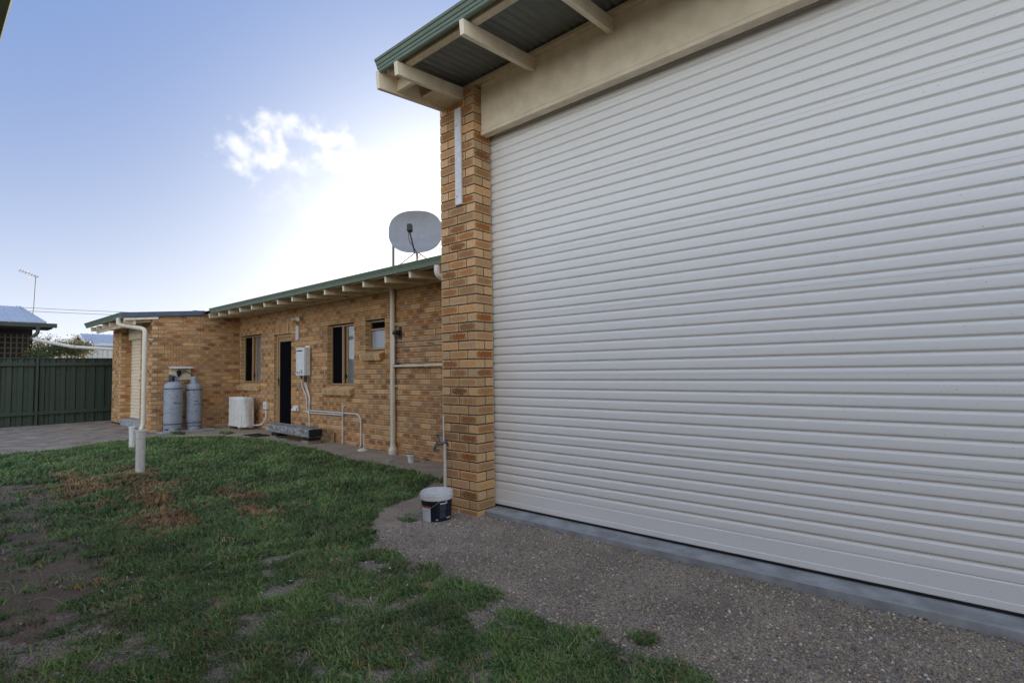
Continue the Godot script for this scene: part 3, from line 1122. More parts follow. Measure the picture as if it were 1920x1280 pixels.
func bath_window(h: Node) -> void:
	var w := Node3D.new()
	w.name = numbered(h, "window")
	h.add_child(w)
	var x0 := -4.64
	var x1 := -4.065
	var y0 := 1.655
	var y1 := 2.17
	var st := begin()
	box(st, x0, x0 + 0.03, y0, y1, -2.06, -1.985, 0.002)
	box(st, x1 - 0.03, x1, y0, y1, -2.06, -1.985, 0.002)
	box(st, x0 + 0.031, x1 - 0.031, y1 - 0.03, y1, -2.06, -1.985, 0.002)
	box(st, x0 + 0.031, x1 - 0.031, y0, y0 + 0.03, -2.06, -1.985, 0.002)
	box(st, x0 + 0.031, x1 - 0.031, 2.0, 2.03, -2.05, -1.99, 0.002)
	obj("window_frame", st, mats.bronze_frame, w)
	st = begin()
	box(st, x0 + 0.031, x1 - 0.031, y0 + 0.031, 1.999, -2.03, -2.025, 0.0)
	obj("pane", st, mats.frosted, w)
	st = begin()
	box(st, x0 + 0.031, x1 - 0.031, 2.031, y1 - 0.031, -2.03, -2.025, 0.0)
	obj("insect_screen", st, mats.screen, w)
	st = begin()
	box(st, x0 - 0.1, x1 + 0.1, y0 - 0.2, y1 + 0.2, -2.35, -2.3, 0.0)
	obj("room_back", st, mats.dark_inside, w)


# the small side garage that stands forward at the left
func make_wing(h: Node) -> void:
	var fx := -9.978
	var st := begin()
	box(st, fx - 0.2, fx - 0.008, -0.4, 2.63, -1.907, -0.089, 0.0)
	box(st, fx - 0.16, fx - 0.02, 2.631, 2.75, -2.3, -0.9, 0.0)
	box(st, -10.82, fx - 0.008, -0.4, 2.58, -0.29, -0.088, 0.0)
	box(st, -13.27, -12.53, -0.4, 2.5, -0.29, -0.088, 0.0)
	box(st, -13.27, -13.1, -0.4, 2.7, -8.9, -0.3, 0.0)
	obj("side_wall", st, mats.mortar, h)
	st = begin()
	for c in range(-2, 31):
		var y := 0.027 + c * COURSE + 0.043
		var odd := posmod(c, 2) == 1
		# wall facing right; its corner bricks alternate
		for s in course(-1.9, -0.08 if odd else -0.195, -0.08 - 0.235 if odd else -0.195, []):
			var q: float = s[1]
			if y + 0.04 > 2.675 + 0.0965 * (-0.3 - s[1]):
				continue
			brick_into(st, Transform3D(Basis(Vector3.UP, PI * 0.5), Vector3(fx - 0.055 + rng.randf_range(-0.0015, 0.0015), y, (s[0] + q) * 0.5)), q - s[0], pick(0.54))
		if y > 2.56:
			continue
		# narrow face beside the door
		for s in course(-10.82, fx if not odd else fx - 0.115, fx - 0.235 if not odd else fx - 0.115, []):
			brick_into(st, at((s[0] + s[1]) * 0.5, y, -0.135), s[1] - s[0], pick(0.5))
		# pillar at the far side of the door, front and reveal
		if y > 0.1 and y < 2.5:
			for s in course(-13.27, -12.52 if odd else -12.635, -12.755 if odd else -12.635, []):
				brick_into(st, at((s[0] + s[1]) * 0.5, y, -0.135), s[1] - s[0], pick(0.4))
			if odd:
				brick_into(st, Transform3D(Basis(Vector3.UP, PI * 0.5), Vector3(-12.575, y, -0.25)), 0.11, pick(0.6))
			else:
				brick_into(st, Transform3D(Basis(Vector3.UP, PI * 0.5), Vector3(-12.575, y, -0.195)), 0.23, pick(0.6))
	obj("side_brickwork", st, mats.brick, h).set_meta("kind", "stuff")
	# narrow cream roller door
	var door := Node3D.new()
	door.name = "side_roller_door"
	h.add_child(door)
	st = begin()
	along_x(st, [Vector2(-0.325, 0.0), Vector2(-0.31, 0.012), Vector2(-0.306, 0.035), Vector2(-0.31, 0.066), Vector2(-0.325, 0.078), Vector2(-0.33, 0.078), Vector2(-0.33, 0.0)], -12.7, -10.4)
	var rib := st.commit()
	for k in 27:
		put("slat", rib, mats.cream, door, at(0, 0.22 + k * 0.0785, 0))
	st = begin()
	box(st, -11.72, -11.66, 1.13, 1.17, -0.305, -0.28, 0.003)
	obj("door_lock", st, mats.black, door)
	st = begin()
	box(st, -12.519, -10.821, 2.16, 2.52, -0.28, -0.24, 0.003)
	obj("side_lintel", st, mats.cream, h)
	st = begin()
	box(st, -12.518, -10.822, -0.2, 0.215, -0.6, -0.1, 0.01)
	obj("side_threshold", st, mats.concrete, h)
	st = begin()
	box(st, -12.7, -10.4, 0.0, 2.5, -0.45, -0.40, 0.0)
	obj("side_door_backing", st, mats.dark_inside, h)
	# roof of the side garage
	st = begin()
	corrugated(st, -13.42, -9.94, 0.45, -9.2, 2.575, 0.0965)
	obj("side_roof_sheet", st, mats.roof_under, h)
	st = begin()
	gutter(st, -13.4, -9.94, 0.42, 2.492, 0.8)
	obj("side_gutter", st, mats.green, h)
	st = begin()
	beam(st, Vector3(-9.935, 2.545, 0.50), Vector3(-9.935, 2.545 + 0.0965 * 1.6, -1.1), 0.022, 0.105, 0.002)
	obj("side_capping", st, mats.blue_grey, h)
	st = begin()
	beam(st, Vector3(-9.955, 2.462, 0.44), Vector3(-9.955, 2.462 + 0.0965 * 0.62, -0.18), 0.03, 0.05, 0.002)
	obj("side_verge_trim", st, mats.cream, h)
	for x in [-13.1, -12.5, -11.9, -11.3, -10.7, -10.1]:
		st = begin()
		beam(st, Vector3(x, 2.437, 0.41), Vector3(x, 2.437 + 0.0965 * 0.8, -0.39), 0.045, 0.1, 0.003)
		obj("side_rafter", st, mats.cream, h)
	st = begin()
	box(st, -13.3, -9.99, 2.36, 2.46, 0.22, 0.26, 0.003)
	obj("side_eave_beam", st, mats.cream, h)


# ---------------------------------------------------------------- the building across the yard, behind the camera
func make_opposite_building() -> void:
	var o := thing("opposite_building", "pale building across the yard whose grey eave crosses the top left corner", "building")
	var st := begin()
	box(st, -4.0, 9.0, -0.4, 2.8, 4.6, 4.75, 0.0)
	obj("wall", st, mats.block, o)
	st = begin()
	box(st, -4.5, 9.5, 2.72, 2.74, 3.27, 4.7, 0.0)
	obj("soffit", st, mats.white_box, o)
	st = begin()
	box(st, -4.5, 9.5, 2.70, 2.84, 3.20, 3.262, 0.004)
	obj("gutter", st, mats.green, o)
	st = begin()
	corrugated(st, -4.5, 9.5, 9.0, 3.25, 3.4, -0.1)
	obj("roof_sheet", st, mats.roof_under, o)


# ---------------------------------------------------------------- fence
func make_fence() -> void:
	var f := thing("steel_fence", "dark green ribbed steel fence along the side drive", "fence")
	var x := -14.0
	# each panel is one ribbed sheet between two posts
	for p in range(-2, 4):
		var z1 := 1.28 - 2.4 * (p - 1) + 0.0
		var z0 := z1 - 2.4
		var st := begin()
		var z := z0
		var prof := [[0.0, 0.0], [0.035, 0.0], [0.055, 0.032], [0.075, 0.032], [0.12, 0.032], [0.145, 0.032], [0.165, 0.0], [0.2, 0.0]]
		while z < z1 - 0.01:
			for k in prof.size() - 1:
				var a: Array = prof[k]
				var b: Array = prof[k + 1]
				var d := Vector2(b[0] - a[0], b[1] - a[1]).normalized()
				var n := Vector3(d.x, 0, -d.y)
				var za: float = z + a[0]
				var zb: float = z + b[0]
				quad(st, Vector3(x - 0.03 + a[1], gh(x) + 0.0, za), Vector3(x - 0.03 + b[1], gh(x), zb), Vector3(x - 0.03 + b[1], 1.74, zb), Vector3(x - 0.03 + a[1], 1.74, za), n)
			z += 0.2
		obj("fence_sheet", st, mats.fence_green, f)
		st = begin()
		box(st, x - 0.035, x + 0.06, 1.545, 1.625, z0 + 0.03, z1 - 0.03, 0.006)
		obj("rail", st, mats.fence_green, f)
		st = begin()
		box(st, x - 0.035, x + 0.06, 0.345, 0.425, z0 + 0.03, z1 - 0.03, 0.006)
		obj("rail", st, mats.fence_green, f)
		st = begin()
		box(st, x - 0.045, x + 0.02, 1.725, 1.75, z0 + 0.03, z1 - 0.03, 0.004)
		obj("capping", st, mats.fence_green, f)
		st = begin()
		box(st, x - 0.05, x + 0.085, gh(x) - 0.2, 1.76, z1 - 0.025, z1 + 0.025, 0.006)
		obj("post", st, mats.fence_green, f)


# ---------------------------------------------------------------- things beyond the fence
func make_far_things() -> void:
	var st := begin()
	# the neighbour's hut: zinc roof, dark green gutter, lattice under the eave
	var n := thing("neighbour_house", "neighbour's low house with pale zinc roof and dark lattice, beyond the fence", "house")
	st = begin()
	box(st, -22.0, -19.0, 0.0, 2.85, 0.8, 6.0, 0.0)
	obj("wall", st, mats.dark_inside, n)
	var zinc: Material = mats.zinc
	for k in 12:
		var z := 0.62 + k * 0.42
		st = begin()
		var low := Vector3(-17.95, 2.93, z)
		var high := Vector3(-20.4, 3.62, z)
		beam(st, low + Vector3(0, 0, 0.2), high + Vector3(0, 0, 0.2 + (0.35 if k < 1 else 0.0)), 0.405, 0.02, 0.002)
		obj("roof_sheet", st, zinc, n)
		st = begin()
		beam(st, low + Vector3(0, 0.018, 0.0), high + Vector3(0, 0.018, 0.35 if k < 1 else 0.0), 0.04, 0.03, 0.004)
		obj("roof_rib", st, zinc, n)
	st = begin()
	box(st, -18.02, -17.92, 2.79, 2.92, 0.36, 6.0, 0.01)
	obj("gutter", st, mats.fence_green, n)
	st = begin()
	box(st, -18.9, -18.03, 2.76, 2.80, 0.45, 6.0, 0.0)
	obj("soffit", st, mats.dark_inside, n)
	for k in 16:
		st = begin()
		box(st, -18.62, -18.60, 1.0, 2.6, 0.92 + k * 0.13, 0.955 + k * 0.13, 0.002)
		obj("lattice_slat", st, mats.bark, n)
	for k in 9:
		st = begin()
		box(st, -18.645, -18.622, 1.2 + k * 0.16, 1.235 + k * 0.16, 0.9, 3.0, 0.002)
		obj("lattice_slat", st, mats.bark, n)
	st = begin()
	tube(st, rounded([Vector3(-17.95, 2.80, 0.80), Vector3(-17.95, 2.62, 0.80), Vector3(-17.95, 2.45, 0.95), Vector3(-17.95, 2.40, 0.93)], 0.06), 0.05, 10)
	obj("gutter_outlet", st, mats.fence_green, n)
	# white pipe that runs from the neighbour's gutter along the fence
	st = begin()
	tube(st, rounded([Vector3(-17.95, 2.46, 0.93), Vector3(-17.95, 2.41, 0.86), Vector3(-17.95, 2.21, -0.04), Vector3(-17.95, 2.08, -2.6)], 0.08), 0.05, 10)
	tag(obj("rainwater_pipe", st, mats.pvc), "long white pipe sloping above the fence from the neighbour's gutter", "pipe")
	# television antenna on a bent pole
	var a := thing("antenna", "thin antenna on a bent pole above the neighbour's zinc roof", "antenna", Vector3(-19.2, 3.25, 0.72))
	st = begin()
	tube(st, rounded([Vector3(0.0, -0.02, 0.16), Vector3(0.0, 0.0, 0.07), Vector3(0.0, 0.25, 0.045), Vector3(0.0, 1.28, 0.02)], 0.06), 0.010, 8)
	obj("pole", st, mats.cable, a)
	st = begin()
	tube(st, [Vector3(0.0, 1.25, -0.05), Vector3(0, 1.42, 0.42)], 0.010, 6)
	obj("boom", st, mats.steel, a)
	for k in 7:
		st = begin()
		var p := Vector3(0, 1.26, -0.02).lerp(Vector3(0, 1.415, 0.40), k / 6.0)
		tube(st, [p + Vector3(-0.18, -0.02, 0.0), p + Vector3(0.18, 0.02, 0.0)], 0.006, 5)
		obj("element", st, mats.steel, a)
	st = begin()
	tube(st, [Vector3(0, 1.16, 0.18), Vector3(0, 1.44, 0.26)], 0.006, 5)
	tube(st, [Vector3(0, 1.14, 0.2), Vector3(0.1, 1.4, 0.2)], 0.006, 5)
	obj("reflector", st, mats.steel, a)
	# shed
	var s := thing("garden_shed", "small cream shed with pale blue ribbed gable roof, behind the fence", "shed")
	st = begin()
	box(st, -27.0, -24.05, 0.0, 2.60, -3.9, -1.46, 0.0)
	obj("wall", st, mats.cream_rough, s)
	for k in 14:
		st = begin()
		box(st, -24.049, -24.02, 0.0, 2.55, -3.85 + k * 0.17, -3.72 + k * 0.17, 0.008)
		obj("wall_panel", st, mats.pvc, s)
	st = begin()
	box(st, -26.9, -24.3, 0.0, 2.5, -1.4, -0.99, 0.0)
	obj("gable_wall", st, mats.cream_rough, s)
	for k in 10:
		st = begin()
		box(st, -24.3, -24.26, 1.75 + k * 0.075, 1.81 + k * 0.075, -1.37, -1.02, 0.004)
		obj("louvre", st, mats.white_box, s)
	# the ridge runs away along z, roof slope towards the viewer
	st = begin()
	beam(st, Vector3(-23.95, 2.58, -2.66), Vector3(-25.4, 3.10, -2.66), 2.4, 0.025, 0.003)
	obj("roof_sheet", st, zinc, s)
	for k in 13:
		st = begin()
		beam(st, Vector3(-23.95, 2.605, -3.8 + k * 0.19), Vector3(-25.4, 3.125, -3.8 + k * 0.19), 0.03, 0.03, 0.004)
		obj("roof_rib", st, zinc, s)
	st = begin()
	box(st, -23.99, -23.9, 2.53, 2.64, -3.9, -1.44, 0.006)
	obj("gutter", st, mats.white_box, s)
	st = begin()
	beam(st, Vector3(-24.0, 2.60, -1.43), Vector3(-24.0, 2.97, -1.16), 0.05, 0.07, 0.003)
	beam(st, Vector3(-24.0, 2.96, -1.16), Vector3(-24.0, 2.58, -0.93), 0.05, 0.07, 0.003)
	obj("gable_trim", st, mats.white_box, s)
	st = begin()
	var P := [Vector3(-24.05, 2.55, -1.42), Vector3(-24.05, 2.93, -1.16), Vector3(-24.05, 2.55, -0.95)]
	tri(st, P, [Vector3.RIGHT, Vector3.RIGHT, Vector3.RIGHT], [Vector2.ZERO, Vector2.ZERO, Vector2.ZERO])
	obj("gable_panel", st, mats.bark, s)
	# shrubs
	bush("leafy_shrub", "dark leafy shrub just behind the fence under the white pipe", Vector3(-18.6, 0.1, 0.12), Vector3(0.5, 0.30, 0.70), 2.0, 6000, mats.leaf_dark)
	bush("golden_shrub", "golden brown shrub with low sun painted into its leaves beside the neighbour's gutter", Vector3(-22.5, 0.1, -0.15), Vector3(0.5, 0.30, 0.75), 2.42, 2200, mats.leaf_sunlit_gold)
	bush("far_tree", "dark tree top showing above the shed roof", Vector3(-30.0, 0.1, -3.4), Vector3(0.9, 0.3, 1.3), 2.95, 1500, mats.leaf_dark)
	# wires
	for w in [[4.593, 4.72], [4.446, 4.53]]:
		st = begin()
		var pts := []
		for k in 21:
			var u := k / 20.0
			pts.append(Vector3(-30.0, lerpf(w[0] - 0.05, w[1] + 0.25, u) - 0.5 * u * (1.0 - u), lerpf(2.5, -12.0, u)))
		tube(st, pts, 0.010, 5)
		tag(obj("power_line", st, mats.cable), ["upper thin power line crossing the sky behind the antenna", "lower thin power line just above the neighbour's ridge"][0 if w[0] > 4.5 else 1], "wire", "power lines in the sky")


func bush(called: String, label: String, base: Vector3, r: Vector3, mid: float, count: int, leaf: Material) -> void:
	var o := thing(called, label, "shrub", base)
	var st := begin()
	for k in 5:
		var e := Vector3(rng.randf_range(-0.7, 0.7) * r.x, mid - base.y + rng.randf_range(-0.2, 0.5) * r.y, rng.randf_range(-0.7, 0.7) * r.z)
		tube(st, [Vector3(0, -0.1, 0), Vector3(e.x * 0.3, e.y * 0.5, e.z * 0.3), e], 0.035, 6, 0.008)
	obj("stem", st, mats.bark, o)
	st = begin()
	var clumps := []
	for k in 26:
		var d := Vector3(rng.randf_range(-1, 1), rng.randf_range(-0.9, 1), rng.randf_range(-1, 1))
		clumps.append(Vector3(d.x * r.x, d.y * r.y, d.z * r.z))
	for k in count:
		var c: Vector3 = clumps[k % 26]
		var p := c + Vector3(rng.randfn(0, 0.12), rng.randfn(0, 0.09), rng.randfn(0, 0.12)) + Vector3(0, mid - base.y, 0)
		var b := Basis.from_euler(Vector3(rng.randf() * TAU, rng.randf() * TAU, rng.randf() * TAU))
		var l := rng.randf_range(0.04, 0.085)
		var n := b.y
		quad(st, p - b.x * l * 0.5, p + b.z * l * 0.25, p + b.x * l * 0.5, p - b.z * l * 0.25, n)
	obj("foliage", st, leaf, o)


# ---------------------------------------------------------------- things on the walls and the roof
func make_wall_things() -> void:
	var st := begin()
	# downpipe of the long eave
	var d := thing("downpipe", "tall cream downpipe on the brick wall between bathroom window and clothesline", "downpipe", Vector3(-3.777, 0, -1.852))
	st = begin()
	tube(st, [Vector3(0, 0.04, 0), Vector3(0, 2.55, 0), Vector3(0, 2.64, 0.02)], 0.042, 16)
	obj("pipe", st, mats.pvc_cream, d)
	st = begin()
	lathe(st, at(0.0, -0.11, 0.0), [Vector2(0.072, 0.0), Vector2(0.072, 0.09), Vector2(0.066, 0.115), Vector2(0.047, 0.17), Vector2(0.045, 0.2), Vector2(0.0, 0.2)], 20)
	obj("base_socket", st, mats.pvc_cream, d)
	for y in [1.03, 2.05]:
		st = begin()
		lathe(st, at(0, y - 0.015, 0), [Vector2(0.042, 0), Vector2(0.0455, 0.002), Vector2(0.0455, 0.028), Vector2(0.042, 0.03)], 16)
		box(st, 0.04, 0.075, y - 0.014, y + 0.014, -0.045, -0.02, 0.003)
		obj("pipe_clip", st, mats.pvc_cream, d)
	# downpipe of the side garage with its long swan neck
	var d2 := thing("downpipe", "cream downpipe with swan neck at the side garage corner", "downpipe", Vector3(-9.92, 0, 0.0))
	st = begin()
	tube(st, rounded([Vector3(-0.30, 2.50, 0.47), Vector3(-0.30, 2.36, 0.47), Vector3(0.0, 2.27, 0.07), Vector3(0.0, 1.0, 0.07), Vector3(0.0, 0.2, 0.07), Vector3(0.02, 0.03, 0.15)], 0.09, 6), 0.045, 16)
	obj("pipe", st, mats.pvc_cream, d2)
	for y in [0.42, 2.05]:
		st = begin()
		box(st, -0.02, 0.02, y - 0.012, y + 0.012, -0.079, 0.02, 0.002)
		obj("pipe_clip", st, mats.pvc_cream, d2)
	# short white elbow at the right end of the gutter
	st = begin()
	tube(st, rounded([Vector3(-1.76, 2.64, -1.08), Vector3(-1.76, 2.52, -1.08), Vector3(-1.70, 2.44, -1.25), Vector3(-1.62, 2.40, -1.84), Vector3(-1.62, 0.0, -1.85)], 0.07, 6), 0.045, 16)
	tag(obj("downpipe", st, mats.pvc), "white downpipe elbow under the gutter end beside the big pillar", "downpipe")
	# instantaneous water heater
	var w := thing("water_heater", "white gas water heater box mounted beside the screen door", "water heater", Vector3(-6.68, 1.215, -1.9))
	st = begin()
	box(st, -0.17, 0.17, 0.0, 0.565, 0.02, 0.15, 0.012)
	obj("body", st, mats.white_box, w)
	st = begin()
	box(st, -0.165, 0.165, 0.006, 0.555, 0.1502, 0.157, 0.005)
	var front := obj("front_cover", st, mats.white_box, w)
	st = begin()
	box(st, -0.14, 0.09, 0.485, 0.51, 0.1572, 0.159, 0.0)
	obj("flue_slot", st, mats.black, front)
	st = begin()
	box(st, -0.14, -0.075, 0.345, 0.455, 0.1572, 0.1605, 0.003)
	obj("cover_flap", st, mats.pvc, front)
	st = begin()
	for i in 3:
		for j in 2:
			box(st, -0.135 + i * 0.09, -0.075 + i * 0.09, 0.04 + j * 0.025, 0.056 + j * 0.025, 0.1572, 0.158, 0.0)
	obj("vent_slot", st, mats.cable, front)
	st = begin()
	box(st, 0.02, 0.1, 0.096, 0.114, 0.1572, 0.158, 0.0)
	obj("badge", st, mats.cable, front)
	st = begin()
	box(st, -0.06, 0.12, 0.566, 0.6, 0.0, 0.02, 0.003)
	box(st, -0.06, 0.12, -0.03, -0.001, 0.0, 0.02, 0.003)
	obj("bracket", st, mats.white_box, w)
	st = begin()
	for x in [-0.09, 0.05, 0.09]:
		tube(st, [Vector3(x, 0.0, 0.08), Vector3(x, -0.06 if x < 0.0 else -0.13, 0.08)], 0.018, 8)
	obj("valve", st, mats.black, w)
	# its three lagged pipes
	st = begin()
	tube(st, rounded([Vector3(-6.77, 1.16, -1.82), Vector3(-6.77, 0.98, -1.84), Vector3(-6.66, 0.80, -1.875), Vector3(-6.66, 0.50, -1.882), Vector3(-6.60, 0.475, -1.882), Vector3(-5.34, 0.485, -1.882)], 0.06), 0.0125, 8)
	tag(obj("water_pipe", st, mats.pvc), "lagged white pipe from heater's left, turning along the lower wall run", "pipe", "pipes under the water heater")
	st = begin()
	tube(st, rounded([Vector3(-6.63, 1.09, -1.82), Vector3(-6.63, 0.98, -1.835), Vector3(-6.56, 0.80, -1.875), Vector3(-6.56, 0.58, -1.882), Vector3(-6.54, 0.522, -1.882), Vector3(-4.85, 0.525, -1.882), Vector3(-4.75, 0.44, -1.882), Vector3(-4.75, 0.0, -1.88), Vector3(-4.74, -0.09, -1.84)], 0.06), 0.0125, 8)
	tag(obj("water_pipe", st, mats.pvc), "lagged white pipe along the wall that bends down near bathroom window", "pipe", "pipes under the water heater")
	st = begin()
	tube(st, rounded([Vector3(-6.59, 1.09, -1.82), Vector3(-6.59, 0.99, -1.84), Vector3(-6.51, 0.76, -1.872), Vector3(-6.55, 0.55, -1.855), Vector3(-6.53, 0.3, -1.87), Vector3(-6.53, -0.05, -1.87)], 0.08), 0.0125, 8)
	tag(obj("water_pipe", st, mats.pvc), "lagged white pipe from heater's right, straight down behind the bench", "pipe", "pipes under the water heater")
	st = begin()
	tube(st, rounded([Vector3(-5.28, 0.655, -1.9), Vector3(-5.31, 0.65, -1.87), Vector3(-5.315, 0.6, -1.862), Vector3(-5.315, -0.06, -1.862)], 0.03), 0.0125, 8)
	tag(obj("water_pipe", st, mats.pvc), "short upright white pipe crossing the two level pipes", "pipe")
	st = begin()
	tube(st, [Vector3(-4.60, -0.1, -1.84), Vector3(-4.60, 0.2, -1.85)], 0.01, 8)
	tag(obj("conduit_stub", st, mats.pvc), "thin white pipe stub standing by the round cap", "pipe")
	st = begin()
	tube(st, [Vector3(-5.58, -0.08, -1.86), Vector3(-5.575, 0.15, -1.865)], 0.011, 8)
	tag(obj("black_riser", st, mats.black), "short black pipe standing out of the ground right of the bench", "pipe")
	# vent, twin flood light, weatherproof outlet, isolator
	var v := thing("wall_vent", "narrow white louvred vent high beside the door head", "vent", Vector3(-7.085, 2.1, -1.9))
	st = begin()
	box(st, -0.055, 0.055, -0.145, 0.145, 0.002, 0.022, 0.006)
	obj("vent_frame", st, mats.white_box, v)
	for k in 11:
		st = begin()
		cbox(st, Transform3D(Basis(Vector3.RIGHT, 0.6), Vector3(0.015, -0.115 + k * 0.023, 0.026)), Vector3(0.06, 0.004, 0.014), 0.0)
		obj("louvre", st, mats.pvc, v)
	var l := thing("flood_light", "small white twin spotlight under the eave above the vent", "lamp", Vector3(-7.0, 2.40, -1.9))
	st = begin()
	lathe(st, Transform3D(Basis(Vector3.RIGHT, PI * 0.5), Vector3(0, 0, 0.002)), [Vector2(0.05, 0), Vector2(0.048, 0.025), Vector2(0.0, 0.03)], 16)
	obj("wall_plate", st, mats.white_box, l)
	for sgn in [-1.0, 1.0]:
		st = begin()
		var b := Basis(Vector3(0, 1, 0), sgn * 0.5) * Basis(Vector3.RIGHT, 1.9)
		lathe(st, Transform3D(b, Vector3(sgn * 0.09, -0.005, 0.04)), [Vector2(0.02, -0.02), Vector2(0.03, 0.0), Vector2(0.045, 0.09), Vector2(0.04, 0.095), Vector2(0.0, 0.085)], 16)
		obj("spot_head", st, mats.pvc_cream, l)
	var e := thing("power_outlet", "cream weatherproof power outlet low on the wall right of the door", "outlet", Vector3(-7.09, 0.545, -1.9))
	st = begin()
	box(st, -0.10, 0.10, -0.06, 0.06, 0.002, 0.045, 0.006)
	obj("outlet_box", st, mats.pvc_cream, e)
	st = begin()
	cbox(st, Transform3D(Basis(Vector3.RIGHT, -0.5), Vector3(-0.05, -0.01, 0.065)), Vector3(0.075, 0.08, 0.02), 0.004)
	cbox(st, Transform3D(Basis(Vector3.RIGHT, -0.5), Vector3(0.05, -0.01, 0.065)), Vector3(0.075, 0.08, 0.02), 0.004)
	obj("outlet_cover", st, mats.white_box, e)
	var s := thing("isolator_switch", "pale grey isolator switch box with bent conduit left of the door", "switch box", Vector3(-8.45, 0.56, -1.9))
	st = begin()
	box(st, -0.075, 0.075, -0.085, 0.085, 0.002, 0.07, 0.008)
	obj("switch_box", st, mats.pvc, s)
	st = begin()
	box(st, -0.02, 0.02, -0.03, 0.03, 0.0705, 0.085, 0.004)
	obj("switch", st, mats.white_box, s)
	st = begin()
	tube(st, rounded([Vector3(0.02, -0.085, 0.035), Vector3(0.03, -0.3, 0.05), Vector3(-0.08, -0.43, 0.1), Vector3(-0.35, -0.44, 0.2)], 0.15, 8), 0.014, 10)
	obj("conduit", st, mats.pvc, s)
	# folding clothesline: black head, white arm, lines drawn to the right
	var c := thing("clothesline", "wall mounted clothesline with black bracket and thin lines along the bricks", "clothesline", Vector3(-3.62, 1.9, -1.9))
	st = begin()
	box(st, -0.03, 0.03, -0.11, 0.11, 0.002, 0.02, 0.006)
	box(st, -0.025, 0.025, -0.05, 0.05, 0.02, 0.07, 0.01)
	lathe(st, Transform3D(Basis(Vector3(0, 0, 1), PI * 0.5), Vector3(-0.01, 0.0, 0.1)), [Vector2(0.0, -0.05), Vector2(0.032, -0.045), Vector2(0.032, 0.045), Vector2(0.0, 0.05)], 14)
	obj("bracket", st, mats.black, c)
	st = begin()
	box(st, -0.115, -0.08, -0.52, -0.03, 0.05, 0.085, 0.004)
	obj("arm", st, mats.pvc_cream, c)
	st = begin()
	box(st, -0.115, 3.1, -0.555, -0.525, 0.04, 0.075, 0.004)
	obj("front_bar", st, mats.pvc_cream, c)
	st = begin()
	tube(st, [Vector3(-0.12, -0.53, 0.06), Vector3(-0.02, -0.5, 0.04), Vector3(0.02, -0.56, 0.03)], 0.018, 8)
	obj("hinge", st, mats.black, c)
	for y in [-0.11, -0.135, -0.185, -0.21, -0.275, -0.435, -0.465]:
		st = begin()
		tube(st, [Vector3(-0.08, y, 0.04), Vector3(3.1, y, 0.04)], 0.0022, 5)
		obj("line", st, mats.pvc, c)
	# satellite dish on the roof
	var base := Vector3(-3.35, 2.86, -2.0)
	var dish := thing("satellite_dish", "grey satellite dish with black receiver and cables standing on the roof", "satellite dish", base)
	var axis := Vector3(0.66, 0.13, 0.74).normalized()
	var side := Vector3.UP.cross(axis).normalized()
	var upv := axis.cross(side)
	var ct := Vector3(0.0, 0.70, 0.0)
	st = begin()
	var rings := 8
	var seg := 56
	var pos := func(rho: float, th: float, back: float) -> Vector3:
		var cs := cos(th)
		var sn := sin(th)
		var ex := 2.0 / 2.45
		var px := signf(cs) * pow(absf(cs), ex) * 0.44 * rho
		var py := signf(sn) * pow(absf(sn), ex) * 0.365 * rho
		return ct + side * px + upv * py + axis * (0.09 * rho * rho - 0.09 - back)
	for bk in [0.0, 0.014]:
		st.set_smooth_group(1 if bk == 0.0 else 2)
		for i in rings:
			for j in seg:
				var a0: float = TAU * j / seg
				var a1: float = TAU * (j + 1) / seg
				var q := [pos.call(float(i) / rings, a0, bk), pos.call(float(i) / rings, a1, bk), pos.call(float(i + 1) / rings, a1, bk), pos.call(float(i + 1) / rings, a0, bk)]
				for t in [[0, 1, 2], [0, 2, 3]]:
					var face: Vector3 = (q[t[1]] - q[t[0]]).cross(q[t[2]] - q[t[0]])
					if face.length() < 1e-9:
						continue
					var want := axis if bk == 0.0 else -axis
					for k in ([0, 2, 1] if face.dot(want) > 0.0 else [0, 1, 2]):
						st.add_vertex(q[t[k]])
	st.set_smooth_group(3)
	for j in seg:
		var a0: float = TAU * j / seg
		var a1: float = TAU * (j + 1) / seg
		var q := [pos.call(1.0, a0, 0.0), pos.call(1.0, a1, 0.0), pos.call(1.0, a1, 0.014), pos.call(1.0, a0, 0.014)]
		for t in [[0, 1, 2], [0, 2, 3]]:
			var face: Vector3 = (q[t[1]] - q[t[0]]).cross(q[t[2]] - q[t[0]])
			for k in ([0, 2, 1] if face.dot(q[0] - ct) > 0.0 else [0, 1, 2]):
				st.add_vertex(q[t[k]])
	st.index()
	st.generate_normals()
	obj("reflector", st, mats.dish, dish)
	st = begin()
	var lnb := ct + axis * 0.40 - side * 0.02 - upv * 0.11
	cbox(st, Transform3D(Basis(side, upv, axis), lnb), Vector3(0.075, 0.12, 0.1), 0.012)
	lathe(st, Transform3D(Basis(side, -axis, upv), lnb + upv * 0.01 - axis * 0.04), [Vector2(0.035, 0.0), Vector2(0.035, 0.06), Vector2(0.03, 0.07), Vector2(0.0, 0.07)], 14)
	obj("receiver", st, mats.black, dish)
	st = begin()
	var foot := ct - upv * 0.38 + axis * 0.02
	tube(st, [lnb - upv * 0.06, lnb.lerp(foot, 0.5) - upv * 0.02, foot], 0.012, 8)
	obj("feed_arm", st, mats.cable, dish)
	st = begin()
	tube(st, rounded([lnb - upv * 0.06 - side * 0.02, lnb - upv * 0.2 - side * 0.01, foot + side * 0.03 + upv * 0.02, foot + side * 0.06 - upv * 0.10, foot + side * 0.09 - upv * 0.02], 0.1, 6), 0.006, 6)
	obj("receiver_cable", st, mats.cable, dish)
	st = begin()
